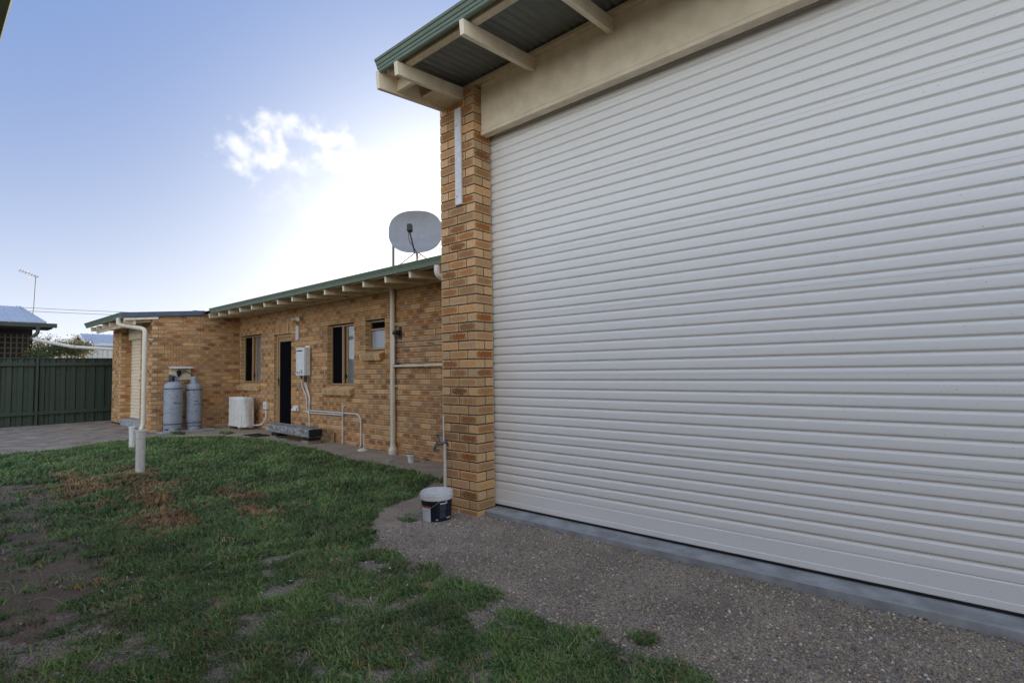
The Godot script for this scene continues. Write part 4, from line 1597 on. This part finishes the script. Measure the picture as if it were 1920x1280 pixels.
	for px in [-0.07, 0.09]:
		for py in [-0.06, 0.10]:
			lathe(st, Transform3D(Basis(side, axis, -upv), ct + side * px + upv * py - axis * 0.086), [Vector2(0.008, 0.0), Vector2(0.006, 0.005), Vector2(0.0, 0.006)], 8)
	obj("bolt", st, mats.pvc, dish)
	st = begin()
	tube(st, [Vector3(0, -0.02, 0) - axis * 0.12, Vector3(0, 0.6, 0) - axis * 0.14], 0.024, 12)
	obj("mast", st, mats.steel, dish)
	for sg in [-1.0, 1.0]:
		st = begin()
		tube(st, [Vector3(0, 0.42, 0) - axis * 0.14, side * sg * 0.52 - axis * 0.1 + Vector3(0, 0.0, 0)], 0.010, 8)
		obj("stay", st, mats.steel, dish)
	st = begin()
	tube(st, [Vector3(-3.95, 2.78, -2.0), Vector3(-3.945, 3.66, -2.0)], 0.022, 10)
	tag(obj("roof_post", st, mats.green), "plain grey green post standing on the roof left of the dish", "post")
	# hood over the gas regulator
	var r := thing("regulator_hood", "cream metal regulator hood on the brick wall above the gas cylinders", "regulator hood", Vector3(-9.978, 1.3, -0.62))
	st = begin()
	box(st, 0.002, 0.012, -0.14, 0.13, -0.22, 0.21, 0.002)
	obj("back_plate", st, mats.cream, r)
	st = begin()
	cbox(st, Transform3D(Basis(Vector3(0, 0, 1), -0.18), Vector3(0.085, 0.135, -0.005)), Vector3(0.17, 0.012, 0.47), 0.002)
	obj("hood", st, mats.white_box, r)
	st = begin()
	lathe(st, Transform3D(Basis(Vector3(0, 0, 1), -PI * 0.5), Vector3(0.03, 0.03, 0.03)), [Vector2(0.0, 0.0), Vector2(0.045, 0.0), Vector2(0.05, 0.03), Vector2(0.03, 0.05), Vector2(0.0, 0.055)], 16)
	box(st, 0.03, 0.07, -0.07, 0.03, 0.01, 0.05, 0.006)
	obj("regulator", st, mats.matt_black, r)
	st = begin()
	tube(st, rounded([Vector3(0.06, 0.0, 0.02), Vector3(0.14, -0.03, 0.0), Vector3(0.22, -0.02, 0.12)], 0.05), 0.012, 8)
	tube(st, rounded([Vector3(0.06, 0.02, -0.02), Vector3(0.1, 0.06, -0.1), Vector3(0.16, -0.05, -0.21)], 0.05), 0.010, 8)
	tube(st, rounded([Vector3(0.05, 0.06, 0.03), Vector3(0.05, 0.09, -0.1), Vector3(0.02, 0.11, -0.18)], 0.03), 0.006, 8)
	obj("gas_hose", st, mats.black, r)


# ---------------------------------------------------------------- things standing in the yard
func gas_cylinder(label: String, p: Vector3, r: float, body: float, open_foot: bool, turn: float) -> void:
	var g := thing("gas_cylinder", label, "gas cylinder", p, "gas cylinders by the side garage wall")
	g.rotation.y = turn
	var st := begin()
	lathe(st, Transform3D(), [Vector2(0.0, 0.06), Vector2(r * 0.8, 0.06), Vector2(r * 0.96, 0.10), Vector2(r, 0.14), Vector2(r, body - 0.13), Vector2(r * 0.975, body - 0.075), Vector2(r * 0.86, body - 0.03), Vector2(r * 0.6, body - 0.002), Vector2(r * 0.3, body + 0.012), Vector2(0.0, body + 0.014)], 32, true)
	obj("body", st, mats.gas_paint, g)
	st = begin()
	for y in [0.145, body - 0.15]:
		lathe(st, at(0, y, 0), [Vector2(r, 0.0), Vector2(r + 0.003, 0.003), Vector2(r + 0.003, 0.017), Vector2(r, 0.02)], 32)
	obj("rust_band", st, mats.rust, g)
	st = begin()
	if open_foot:
		for k in 4:
			for q in 6:
				var a0 := TAU * (k + q / 10.0) / 4.0
				var a1 := TAU * (k + (q + 1) / 10.0) / 4.0
				quad(st, Vector3(cos(a0), 0, sin(a0)) * r * 0.93, Vector3(cos(a1), 0, sin(a1)) * r * 0.93, Vector3(cos(a1), 0, sin(a1)) * r * 0.93 + Vector3.UP * 0.07, Vector3(cos(a0), 0, sin(a0)) * r * 0.93 + Vector3.UP * 0.07, Vector3(cos(a0), 0, sin(a0)))
		lathe(st, Transform3D(), [Vector2(r * 0.94, 0.0), Vector2(r * 0.95, 0.0), Vector2(r * 0.95, 0.025), Vector2(r * 0.9, 0.027)], 32)
		lathe(st, Transform3D(), [Vector2(r * 0.94, 0.06), Vector2(r * 0.95, 0.062), Vector2(r * 0.95, 0.09), Vector2(r * 0.9, 0.095)], 32)
	else:
		lathe(st, Transform3D(), [Vector2(r * 0.80, 0.0), Vector2(r * 0.86, 0.0), Vector2(r * 0.80, 0.045), Vector2(r * 0.75, 0.09)], 32)
	obj("foot_ring", st, mats.gas_paint, g)
	st = begin()
	if open_foot:
		for q in 14:
			var a0 := TAU * (0.30 + q * 0.035)
			var a1 := TAU * (0.30 + (q + 1) * 0.035)
			var e0 := Vector3(cos(a0), 0, sin(a0)) * 0.085
			var e1 := Vector3(cos(a1), 0, sin(a1)) * 0.085
			var lo := Vector3.UP * body
			var hi := Vector3.UP * (body + 0.17)
			quad(st, e0 + lo, e1 + lo, e1 + hi, e0 + hi, e0.normalized())
			quad(st, e0 * 0.95 + lo, e1 * 0.95 + lo, e1 * 0.95 + hi, e0 * 0.95 + hi, -e0.normalized())
	else:
		lathe(st, at(0, body, 0), [Vector2(0.075, 0.0), Vector2(0.073, 0.125), Vector2(0.062, 0.15), Vector2(0.0, 0.155)], 20)
	obj("valve_guard", st, mats.gas_paint, g)
	st = begin()
	tube(st, [Vector3(0, body, 0), Vector3(0, body + 0.11, 0)], 0.022, 10)
	tube(st, [Vector3(0, body + 0.07, 0), Vector3(-0.06, body + 0.07, 0.0)], 0.016, 8)
	lathe(st, at(0, body + 0.11, 0), [Vector2(0.04, 0.0), Vector2(0.042, 0.02), Vector2(0.0, 0.022)], 12)
	obj("valve", st, mats.matt_black, g)
	# worn blue stencilling, no longer readable
	st = begin()
	var pr := RandomNumberGenerator.new()
	pr.seed = int(r * 10000)
	for row in ([0.56] if open_foot else [0.60, 0.53]):
		for k in 9:
			if pr.randf() < 0.2:
				continue
			var a := 0.05 - k * 0.10 + 0.35
			var n := Vector3(cos(a), 0, sin(a))
			var tdir := Vector3(-n.z, 0, n.x)
			var w := pr.randf_range(0.012, 0.022)
			var hh := pr.randf_range(0.018, 0.034)
			var p0: Vector3 = n * (r + 0.0012) + Vector3.UP * (row * body / 1.0)
			quad(st, p0 - tdir * w * 0.5, p0 + tdir * w * 0.5, p0 + tdir * w * 0.5 + Vector3.UP * hh, p0 - tdir * w * 0.5 + Vector3.UP * hh, n)
	obj("faded_lettering", st, mat("faded_blue", lin(0.09, 0.13, 0.24), 0.6), g)


func make_yard_things() -> void:
	gas_cylinder("larger dented grey gas cylinder with open valve guard, left of the pair", Vector3(-9.76, gh(-9.76) + 0.015, -0.435), 0.178, 1.06, true, 0.2)
	gas_cylinder("slimmer capped grey gas cylinder, right of the pair", Vector3(-9.78, gh(-9.78) + 0.015, -0.848), 0.155, 1.02, false, 0.0)
	var st := begin()
	box(st, -10.0, -9.5, 0.0, gh(-9.76) + 0.012, -1.2, -0.15, 0.006)
	var pad := obj("concrete_pad", st, mats.concrete)
	tag(pad, "low concrete pad under the two gas cylinders", "slab")
	# outdoor unit under a cloth cover
	var ac := thing("covered_outdoor_unit", "outdoor unit under an off white cloth cover near the inner corner", "air conditioner", Vector3(-9.145, gh(-9.1), -1.615))
	st = begin()
	box(st, -0.34, 0.34, 0.06, 0.66, -0.10, 0.10, 0.0)
	obj("unit_case", st, mats.dark_inside, ac)
	st = begin()
	for x in [-0.28, 0.28]:
		box(st, x - 0.03, x + 0.03, -0.02, 0.058, -0.16, 0.16, 0.004)
	obj("foot", st, mats.block, ac)
	st = begin()
	st.set_smooth_group(1)
	var rows := 14
	var seg := 96
	var pt := func(i: int, j: int) -> Vector3:
		var v := float(i) / rows
		var a := TAU * j / seg
		var ex := 0.30 + 0.06 * v
		var cx := signf(cos(a)) * pow(absf(cos(a)), ex)
		var cz := signf(sin(a)) * pow(absf(sin(a)), ex)
		var fold := (sin(a * 7.0 + 1.0) * 0.5 + sin(a * 13.0 + v * 2.0) * 0.3) * 0.028 * v + patch_noise.get_noise_2d(a * 2.0, v * 2.5) * 0.012 * v
		var dip := exp(-pow((a - 6.05) * 4.5, 2.0)) * 0.02 * sin(v * PI)
		var grow := 1.0 - 0.02 * (1.0 - v)
		return Vector3(cx * (0.40 * grow + fold - dip), 0.715 - 0.66 * v - patch_noise.get_noise_2d(a * 1.2, 3.0) * 0.04 * v, cz * (0.145 * grow + fold * 0.8))
	for i in rows:
		for j in seg:
			var q := [pt.call(i, j), pt.call(i, j + 1), pt.call(i + 1, j + 1), pt.call(i + 1, j)]
			for t in [[0, 1, 2], [0, 2, 3]]:
				var face: Vector3 = (q[t[1]] - q[t[0]]).cross(q[t[2]] - q[t[0]])
				for k in ([0, 2, 1] if face.dot(Vector3(q[0].x, 0, q[0].z)) > 0.0 else [0, 1, 2]):
					st.add_vertex(q[t[k]])
	for j in seg:
		var a: Vector3 = pt.call(0, j)
		var b: Vector3 = pt.call(0, j + 1)
		var c := Vector3(0, 0.725, 0)
		var face := (b - a).cross(c - a)
		for p in ([a, c, b] if face.y > 0.0 else [a, b, c]):
			st.add_vertex(p)
	st.index()
	st.generate_normals()
	obj("cloth_cover", st, mats.cloth, ac)
	# sleeper bench on blocks
	var bench := thing("sleeper_bench", "low bench of a weathered grey sleeper on two stubby blocks", "bench", Vector3(-6.55, 0, -1.545))
	st = begin()
	cbox(st, Transform3D(Basis(Vector3(0, 0, 1), -0.012), Vector3(0, 0.172, 0)), Vector3(1.72, 0.15, 0.29), 0.018)
	var seat := obj("seat", st, mats.weathered, bench)
	st = begin()
	box(st, 0.835, 0.868, 0.10, 0.235, -0.13, 0.135, 0.02)  # near-black slab over the right end of the seat
	obj("dark_end", st, mats.matt_black, seat)
	st = begin()
	box(st, 0.55, 0.90, 0.2475, 0.2495, -0.005, 0.003, 0.0)
	box(st, -0.8, 0.3, 0.2545, 0.2565, 0.06, 0.066, 0.0)
	obj("crack", st, mats.matt_black, seat)
	for x in [-0.56, 0.70]:
		st = begin()
		box(st, x - 0.13, x + 0.12, -0.06 + gh(-6.55 + x) * 0.5, 0.03, -0.13, 0.14, 0.012)
		var leg := obj("leg", st, mats.block, bench)
		st = begin()
		box(st, x - 0.11, x + 0.13, 0.031, 0.095, -0.12, 0.12, 0.008)
		obj("packing_board", st, mats.matt_black, leg)
	# door mat
	st = begin()
	for k in 26:
		var x := -7.98 + k * 0.022
		box(st, x, x + 0.02, 0.004, 0.018 + 0.006 * sin(k * 0.5), -1.50, -1.20, 0.004)
	tag(obj("door_mat", st, mats.black), "small black mat on the sandy ground left of the bench", "mat")
	# white stand pipes in the lawn
	for q in [[-5.03, 1.325, 0.545, "taller white pipe stub standing in the lawn, nearer one"], [-7.67, 0.785, 0.385, "shorter white pipe stub standing in the lawn, farther one"]]:
		var o := thing("pipe_stub", q[3], "pipe", Vector3(q[0], 0, q[1]), "white pipe stubs in the lawn")
		st = begin()
		lathe(st, at(0, 0, 0), [Vector2(0.054, -0.15), Vector2(0.054, q[2] - 0.09)], 24)
		obj("pipe", st, mats.pvc, o)
		st = begin()
		lathe(st, at(0, q[2] - 0.11, 0), [Vector2(0.054, 0.0), Vector2(0.059, 0.004), Vector2(0.059, 0.085), Vector2(0.064, 0.088), Vector2(0.064, 0.106), Vector2(0.060, 0.110), Vector2(0.052, 0.110), Vector2(0.050, 0.02), Vector2(0.0, 0.02)], 24)
		obj("collar", st, mats.pvc, o)
	# low drain pieces by the wall
	var dr := thing("drain_riser", "short white drain pipe with a black lid by the wall base", "drain", Vector3(-3.066, -0.11, -1.668))
	st = begin()
	lathe(st, Transform3D(), [Vector2(0.055, -0.05), Vector2(0.055, 0.085), Vector2(0.066, 0.09), Vector2(0.067, 0.118), Vector2(0.06, 0.12), Vector2(0.06, 0.108), Vector2(0.0, 0.108)], 24)
	obj("pipe", st, mats.pvc, dr)
	st = begin()
	lathe(st, at(0, 0.109, 0), [Vector2(0.058, 0.0), Vector2(0.056, 0.008), Vector2(0.0, 0.010)], 24)
	obj("lid", st, mats.black, dr)
	st = begin()
	lathe(st, at(-4.40, gh(-4.4) - 0.01, -1.69), [Vector2(0.085, 0.0), Vector2(0.088, 0.025), Vector2(0.075, 0.042), Vector2(0.0, 0.05)], 20)
	tag(obj("drain_cover", st, mats.pvc_cream), "round cream drain cap on the ground under the bent pipe", "drain cap")
	for q in [[-3.36, -1.47, 0.075, "flat pale stone left of the short drain pipe"], [-2.95, -1.8, 0.05, "flat pale stone right of the short drain pipe"]]:
		st = begin()
		lathe(st, Transform3D(Basis(Vector3.UP, 0.4).scaled(Vector3(1.3, 1, 0.6)), Vector3(q[0], gh(q[0]), q[1])), [Vector2(q[2], -0.01), Vector2(q[2], 0.012), Vector2(q[2] * 0.8, 0.02), Vector2(0, 0.022)], 9)
		tag(obj("flat_stone", st, mats.concrete), q[3], "stone", "flat stones by the wall")
	# garden tap on its riser
	var tap := thing("garden_tap", "metal garden tap on a thin white riser at the pillar's left edge", "tap", Vector3(-0.415, -0.06, 0.034))
	st = begin()
	tube(st, [Vector3(0.012, -0.03, 0), Vector3(0.012, 0.645, 0)], 0.0135, 10)
	obj("riser", st, mats.pvc, tap)
	st = begin()
	tube(st, [Vector3(-0.028, 0.50, -0.022), Vector3(-0.028, 0.9, -0.022)], 0.008, 8)
	obj("old_pipe", st, mats.pvc, tap)
	st = begin()
	tube(st, [Vector3(0.012, 0.625, -0.03), Vector3(0.012, 0.655, 0.0)], 0.019, 10)
	tube(st, rounded([Vector3(0.012, 0.645, 0.0), Vector3(-0.03, 0.64, 0.03), Vector3(-0.055, 0.63, 0.05), Vector3(-0.078, 0.575, 0.065)], 0.02), 0.015, 10)
	lathe(st, at(-0.04, 0.64, 0.037), [Vector2(0.02, 0.0), Vector2(0.018, 0.03), Vector2(0.01, 0.05), Vector2(0.009, 0.075), Vector2(0.0, 0.08)], 12)
	obj("tap_body", st, mats.brass, tap)
	st = begin()
	cbox(st, Transform3D(Basis(Vector3.UP, 0.6), Vector3(-0.04, 0.722, 0.037)), Vector3(0.055, 0.012, 0.014), 0.003)
	obj("tap_handle", st, mats.brass, tap)
	make_bucket()


func make_bucket() -> void:
	var b := thing("paint_bucket", "white and navy plastic paint bucket standing by the pillar", "bucket", Vector3(-0.262, gh(-0.262) + 0.008, 0.262))
	b.rotation.y = -0.87
	var st := begin()
	lathe(st, Transform3D(), [Vector2(0.0, 0.0), Vector2(0.122, 0.0), Vector2(0.127, 0.006), Vector2(0.140, 0.185)], 48)
	var body := StandardMaterial3D.new()
	body.albedo_texture = ImageTexture.create_from_image(label_picture())
	body.roughness = 0.35
	body.uv1_scale = Vector3(1, 1.0, 1)
	obj("body", wrapped(), body, b)
	st = begin()
	lathe(st, Transform3D(), [Vector2(0.0, 0.001), Vector2(0.12, 0.001), Vector2(0.125, 0.004), Vector2(0.126, 0.01)], 48)
	obj("base", st, mats.white_box, b)
	st = begin()
	lathe(st, Transform3D(), [Vector2(0.1395, 0.186), Vector2(0.146, 0.188), Vector2(0.1475, 0.205), Vector2(0.146, 0.212), Vector2(0.1475, 0.215), Vector2(0.148, 0.232), Vector2(0.143, 0.236), Vector2(0.1425, 0.25), Vector2(0.139, 0.252), Vector2(0.137, 0.249), Vector2(0.136, 0.215), Vector2(0.132, 0.212), Vector2(0.0, 0.214)], 48)
	obj("lid", st, mats.white_box, b)
	st = begin()
	var pts := []
	for k in 17:
		var a := -0.65 + PI * k / 16.0 - 0.35
		var drop := sin(PI * k / 16.0)
		pts.append(Vector3(cos(-a + 1.75) * (0.145 + 0.002 * drop), 0.192 - 0.105 * drop, sin(-a + 1.75) * (0.145 + 0.004 * drop)))
	tube(st, pts, 0.0022, 6)
	obj("wire_handle", st, mats.steel, b)


func wrapped() -> SurfaceTool:
	var st := begin()
	var seg := 48
	for s in seg:
		var a0 := TAU * s / seg
		var a1 := TAU * (s + 1) / seg
		var d0 := Vector3(cos(a0), 0, sin(a0))
		var d1 := Vector3(cos(a1), 0, sin(a1))
		var lo := Vector3.UP * 0.006
		var hi := Vector3.UP * 0.186
		var u0 := 1.0 - float(s) / seg
		var u1 := 1.0 - float(s + 1) / seg
		tri(st, [d0 * 0.127 + lo, d1 * 0.127 + lo, d1 * 0.14 + hi], [d0, d1, d1], [Vector2(u0, 1), Vector2(u1, 1), Vector2(u1, 0)])
		tri(st, [d0 * 0.127 + lo, d1 * 0.14 + hi, d0 * 0.14 + hi], [d0, d1, d0], [Vector2(u0, 1), Vector2(u1, 0), Vector2(u0, 0)])
	return st


# printed wrap of the bucket: navy, a white panel under an orange bar, blocks of small print too fine to read
func label_picture() -> Image:
	var w := 1024
	var h := 224
	var im := Image.create(w, h, false, Image.FORMAT_RGB8)
	im.fill(Color(0.055, 0.09, 0.155))
	var r := RandomNumberGenerator.new()
	r.seed = 5
	for rep in 2:
		var o := rep * 512
		var px := 318 + o
		im.fill_rect(Rect2i(posmod(px, w), 52, mini(150, w - posmod(px, w)), 24), Color(0.62, 0.32, 0.06))
		im.fill_rect(Rect2i(posmod(px, w), 76, mini(150, w - posmod(px, w)), h - 76), Color(0.80, 0.82, 0.86))
		for k in 8:
			im.fill_rect(Rect2i(posmod(px + 6, w), 120 + k * 11, r.randi_range(14, 40), 4), Color(0.55, 0.58, 0.62))
		var tx := 60 + o
		im.fill_rect(Rect2i(tx, 22, 62, 14), Color(0.8, 0.82, 0.86))
		im.fill_rect(Rect2i(tx + 60, 8, 22, 26), Color(0.7, 0.72, 0.78))
		for k in 13:
			if k == 6:
				continue
			im.fill_rect(Rect2i(tx, 46 + k * 11, r.randi_range(52, 84), 5), Color(0.30, 0.34, 0.42))
		for k in 12:
			im.fill_rect(Rect2i(tx + 96, 46 + k * 12, r.randi_range(20, 52), 4), Color(0.20, 0.24, 0.32))
		im.fill_rect(Rect2i(tx + 84, 186, 66, 14), Color(0.78, 0.8, 0.84))
		im.fill_rect(Rect2i(tx - 46, 194, 24, 14), Color(0.7, 0.74, 0.85))
	return im


# ---------------------------------------------------------------- lawn
func tuft(seed_: int, blades: int, spread: float, long: float) -> ArrayMesh:
	var r := RandomNumberGenerator.new()
	r.seed = seed_
	var st := begin()
	for k in blades:
		var a := r.randf() * TAU
		var p := Vector3(cos(a), 0, sin(a)) * spread * sqrt(r.randf())
		var head := r.randf() * TAU
		var dir := Vector3(cos(head), 0, sin(head))
		var lean := r.randf_range(0.75, 1.52)
		var l := long * r.randf_range(0.55, 1.25)
		var wv := dir.cross(Vector3.UP) * r.randf_range(0.0017, 0.0031)
		var m := p + (dir * sin(lean * 0.7) + Vector3.UP * cos(lean * 0.7)) * l * 0.5
		var e := m + (dir * sin(lean * 1.15) + Vector3.UP * cos(lean * 1.15)) * l * 0.5
		var n := wv.cross(m - p).normalized()
		if n.y < 0.0:
			n = -n
		var z := Vector2.ZERO
		p.y -= 0.006
		tri(st, [p - wv, p + wv, m + wv], [n, n, n], [z, z, z])
		tri(st, [p - wv, m + wv, m - wv], [n, n, n], [z, z, z])
		tri(st, [m - wv, m + wv, e], [n, n, n], [z, z, z])
	return st.commit()


func make_grass() -> void:
	var poly := PackedVector2Array(LAWN)
	var green := []
	var dry := []
	var cell := 0.2
	var islands := [[1.55, 1.24, 0.16, 0.06], [-0.48, 0.43, 0.07, 0.04], [-1.35, -0.95, 0.35, 0.1], [2.15, 1.02, 0.06, 0.04], [-9.3, -0.4, 0.3, 0.06], [-8.6, -1.1, 0.3, 0.05]]
	for j in int(6.0 / cell):
		for i in int(13.0 / cell):
			var cx := -9.8 + i * cell
			var cz := -1.6 + j * cell
			var d := Vector2(cx - 3.4, cz - 3.43).length()
			# nothing grows here that the camera side cannot see
			if cz > 4.2 or d < 0.9:
				continue
			var density := 3600.0 if d < 3.2 else (2600.0 if d < 4.5 else (1500.0 if d < 6.5 else 800.0))
			var count := int(density * cell * cell)
			for k in count:
				var x := cx + rng.randf() * cell
				var z := cz + rng.randf() * cell
				var jit := patch_noise.get_noise_2d(x * 4.0, z * 4.0) * 0.10
				var inside := Geometry2D.is_point_in_polygon(Vector2(x + jit, z + jit * 0.7), poly)
				var p := 0.0
				if inside:
					p = 1.0 - bare(x, z)
					var thin := patch_noise.get_noise_2d(x * 2.6 + 11.0, z * 2.6)
					p *= smoothstep(-0.42, 0.02, thin) * (0.35 + 0.65 * smoothstep(-0.35, 0.1, grain_noise.get_noise_2d(x * 1.6, z * 1.6)))
					p *= 1.0 - 0.6 * smoothstep(2.2, 2.7, z + x * 0.02) * smoothstep(0.6, -0.6, x)
				else:
					for e in islands:
						var q := Vector2((x - e[0]) / e[2], (z - e[1]) / e[3]).length() + jit * 3.0
						p = maxf(p, 1.0 - smoothstep(0.6, 1.1, q))
				if rng.randf() > p:
					continue
				var dr := dryness(x, z)
				if rng.randf() < dr * 0.8 + 0.06:
					dry.append([x, z, d])
				else:
					green.append([x, z, d])
	var gm := mat("grass_blade", Color(1, 1, 1), 0.62)
	gm.vertex_color_use_as_albedo = true
	gm.backlight_enabled = true
	gm.backlight = Color(0.3, 0.35, 0.2)
	gm.cull_mode = BaseMaterial3D.CULL_DISABLED
	scatter("lawn_grass", "patchy green couch grass lawn between the drive and the house", tuft(1, 20, 0.05, 0.046), green, gm, [Vector3(0.105, 0.20, 0.045), Vector3(0.06, 0.14, 0.036), Vector3(0.17, 0.28, 0.075), Vector3(0.13, 0.19, 0.05), Vector3(0.22, 0.26, 0.10)])
	scatter("dry_grass", "dry brown grass blades in worn patches of the lawn", tuft(2, 18, 0.05, 0.040), dry, gm, [Vector3(0.36, 0.19, 0.07), Vector3(0.28, 0.17, 0.08), Vector3(0.42, 0.28, 0.14)])
	# long dead stems lying in the grass
	var stem := begin()
	var sp := []
	for k in 9:
		var u := k / 8.0
		sp.append(Vector3(u * 0.16, 0.012 + 0.030 * sin(u * 2.6), 0.022 * sin(u * 3.0)))
	tube(stem, sp, 0.0011, 4, 0.0006)
	var stems := []
	for k in 420:
		var x := rng.randf_range(-5.0, 2.6)
		var z := rng.randf_range(-0.3, 3.2)
		if Geometry2D.is_point_in_polygon(Vector2(x, z), poly):
			stems.append([x, z, 1.0])
	scatter("dead_stems", "long straw coloured dead stems lying across the lawn", stem.commit(), stems, gm, [Vector3(0.50, 0.40, 0.24), Vector3(0.40, 0.28, 0.14), Vector3(0.58, 0.50, 0.36)])
	# fallen pale petals
	var st := begin()
	for k in 6:
		var a0 := -1.0 + k / 3.0
		var a1 := -1.0 + (k + 1) / 3.0
		var w0 := 0.3 * (1.0 - a0 * a0)
		var w1 := 0.3 * (1.0 - a1 * a1)
		quad(st, Vector3(a0, 0.1 * a0 * a0, -w0), Vector3(a1, 0.1 * a1 * a1, -w1), Vector3(a1, 0.1 * a1 * a1, w1), Vector3(a0, 0.1 * a0 * a0, w0), Vector3.UP)
	var spots := []
	for k in 260:
		var x := rng.randf_range(-4.0, 2.4)
		var z := rng.randf_range(0.0, 3.2)
		if Geometry2D.is_point_in_polygon(Vector2(x, z), poly):
			spots.append([x, z, 1.0])
	var pm := mat("petal", Color(1, 1, 1), 0.7)
	pm.vertex_color_use_as_albedo = true
	pm.cull_mode = BaseMaterial3D.CULL_DISABLED
	var mm := MultiMesh.new()
	mm.transform_format = MultiMesh.TRANSFORM_3D
	mm.use_colors = true
	mm.mesh = st.commit()
	mm.instance_count = spots.size()
	for k in spots.size():
		var s := rng.randf_range(0.007, 0.016)
		var b := Basis.from_euler(Vector3(rng.randf_range(-0.5, 0.5), rng.randf() * TAU, rng.randf_range(-0.5, 0.5))).scaled(Vector3.ONE * s)
		mm.set_instance_transform(k, Transform3D(b, Vector3(spots[k][0], ground_y(spots[k][0], spots[k][1]) + rng.randf_range(0.018, 0.034), spots[k][1])))
		var v := rng.randf_range(0.35, 0.62)
		mm.set_instance_color(k, Color(v, v * 0.98, v) if rng.randf() < 0.8 else Color(0.32, 0.16, 0.05))
	var mi := MultiMeshInstance3D.new()
	mi.name = "fallen_petals"
	mi.multimesh = mm
	mi.material_override = pm
	add_child(mi)
	tag(mi, "pale fallen petals and leaf scraps scattered over the lawn", "petals")
	mi.set_meta("kind", "stuff")


func scatter(called: String, label: String, mesh: Mesh, list: Array, m: Material, tones: Array) -> void:
	var mm := MultiMesh.new()
	mm.transform_format = MultiMesh.TRANSFORM_3D
	mm.use_colors = true
	mm.mesh = mesh
	mm.instance_count = list.size()
	for k in list.size():
		var x: float = list[k][0]
		var z: float = list[k][1]
		var d: float = list[k][2]
		var s := rng.randf_range(0.7, 1.25) * (1.0 if d < 4.5 else (1.25 if d < 6.5 else 1.6))
		var b := Basis.from_euler(Vector3(rng.randf_range(-0.15, 0.15), rng.randf() * TAU, rng.randf_range(-0.15, 0.15)))
		mm.set_instance_transform(k, Transform3D(b.scaled(Vector3(s, s * rng.randf_range(0.7, 1.1), s)), Vector3(x, ground_y(x, z), z)))
		var c: Vector3 = tones[rng.randi_range(0, tones.size() - 1)]
		var lush := 1.0 + patch_noise.get_noise_2d(x * 0.9 + 5.0, z * 0.9) * 0.6 + grain_noise.get_noise_2d(x * 2.0, z * 2.0) * 0.35
		c *= lush * rng.randf_range(0.8, 1.2)
		mm.set_instance_color(k, Color(c.x, c.y, c.z))
	var mi := MultiMeshInstance3D.new()
	mi.name = called
	mi.multimesh = mm
	mi.material_override = m
	add_child(mi)
	tag(mi, label, "grass")
	mi.set_meta("kind", "stuff")
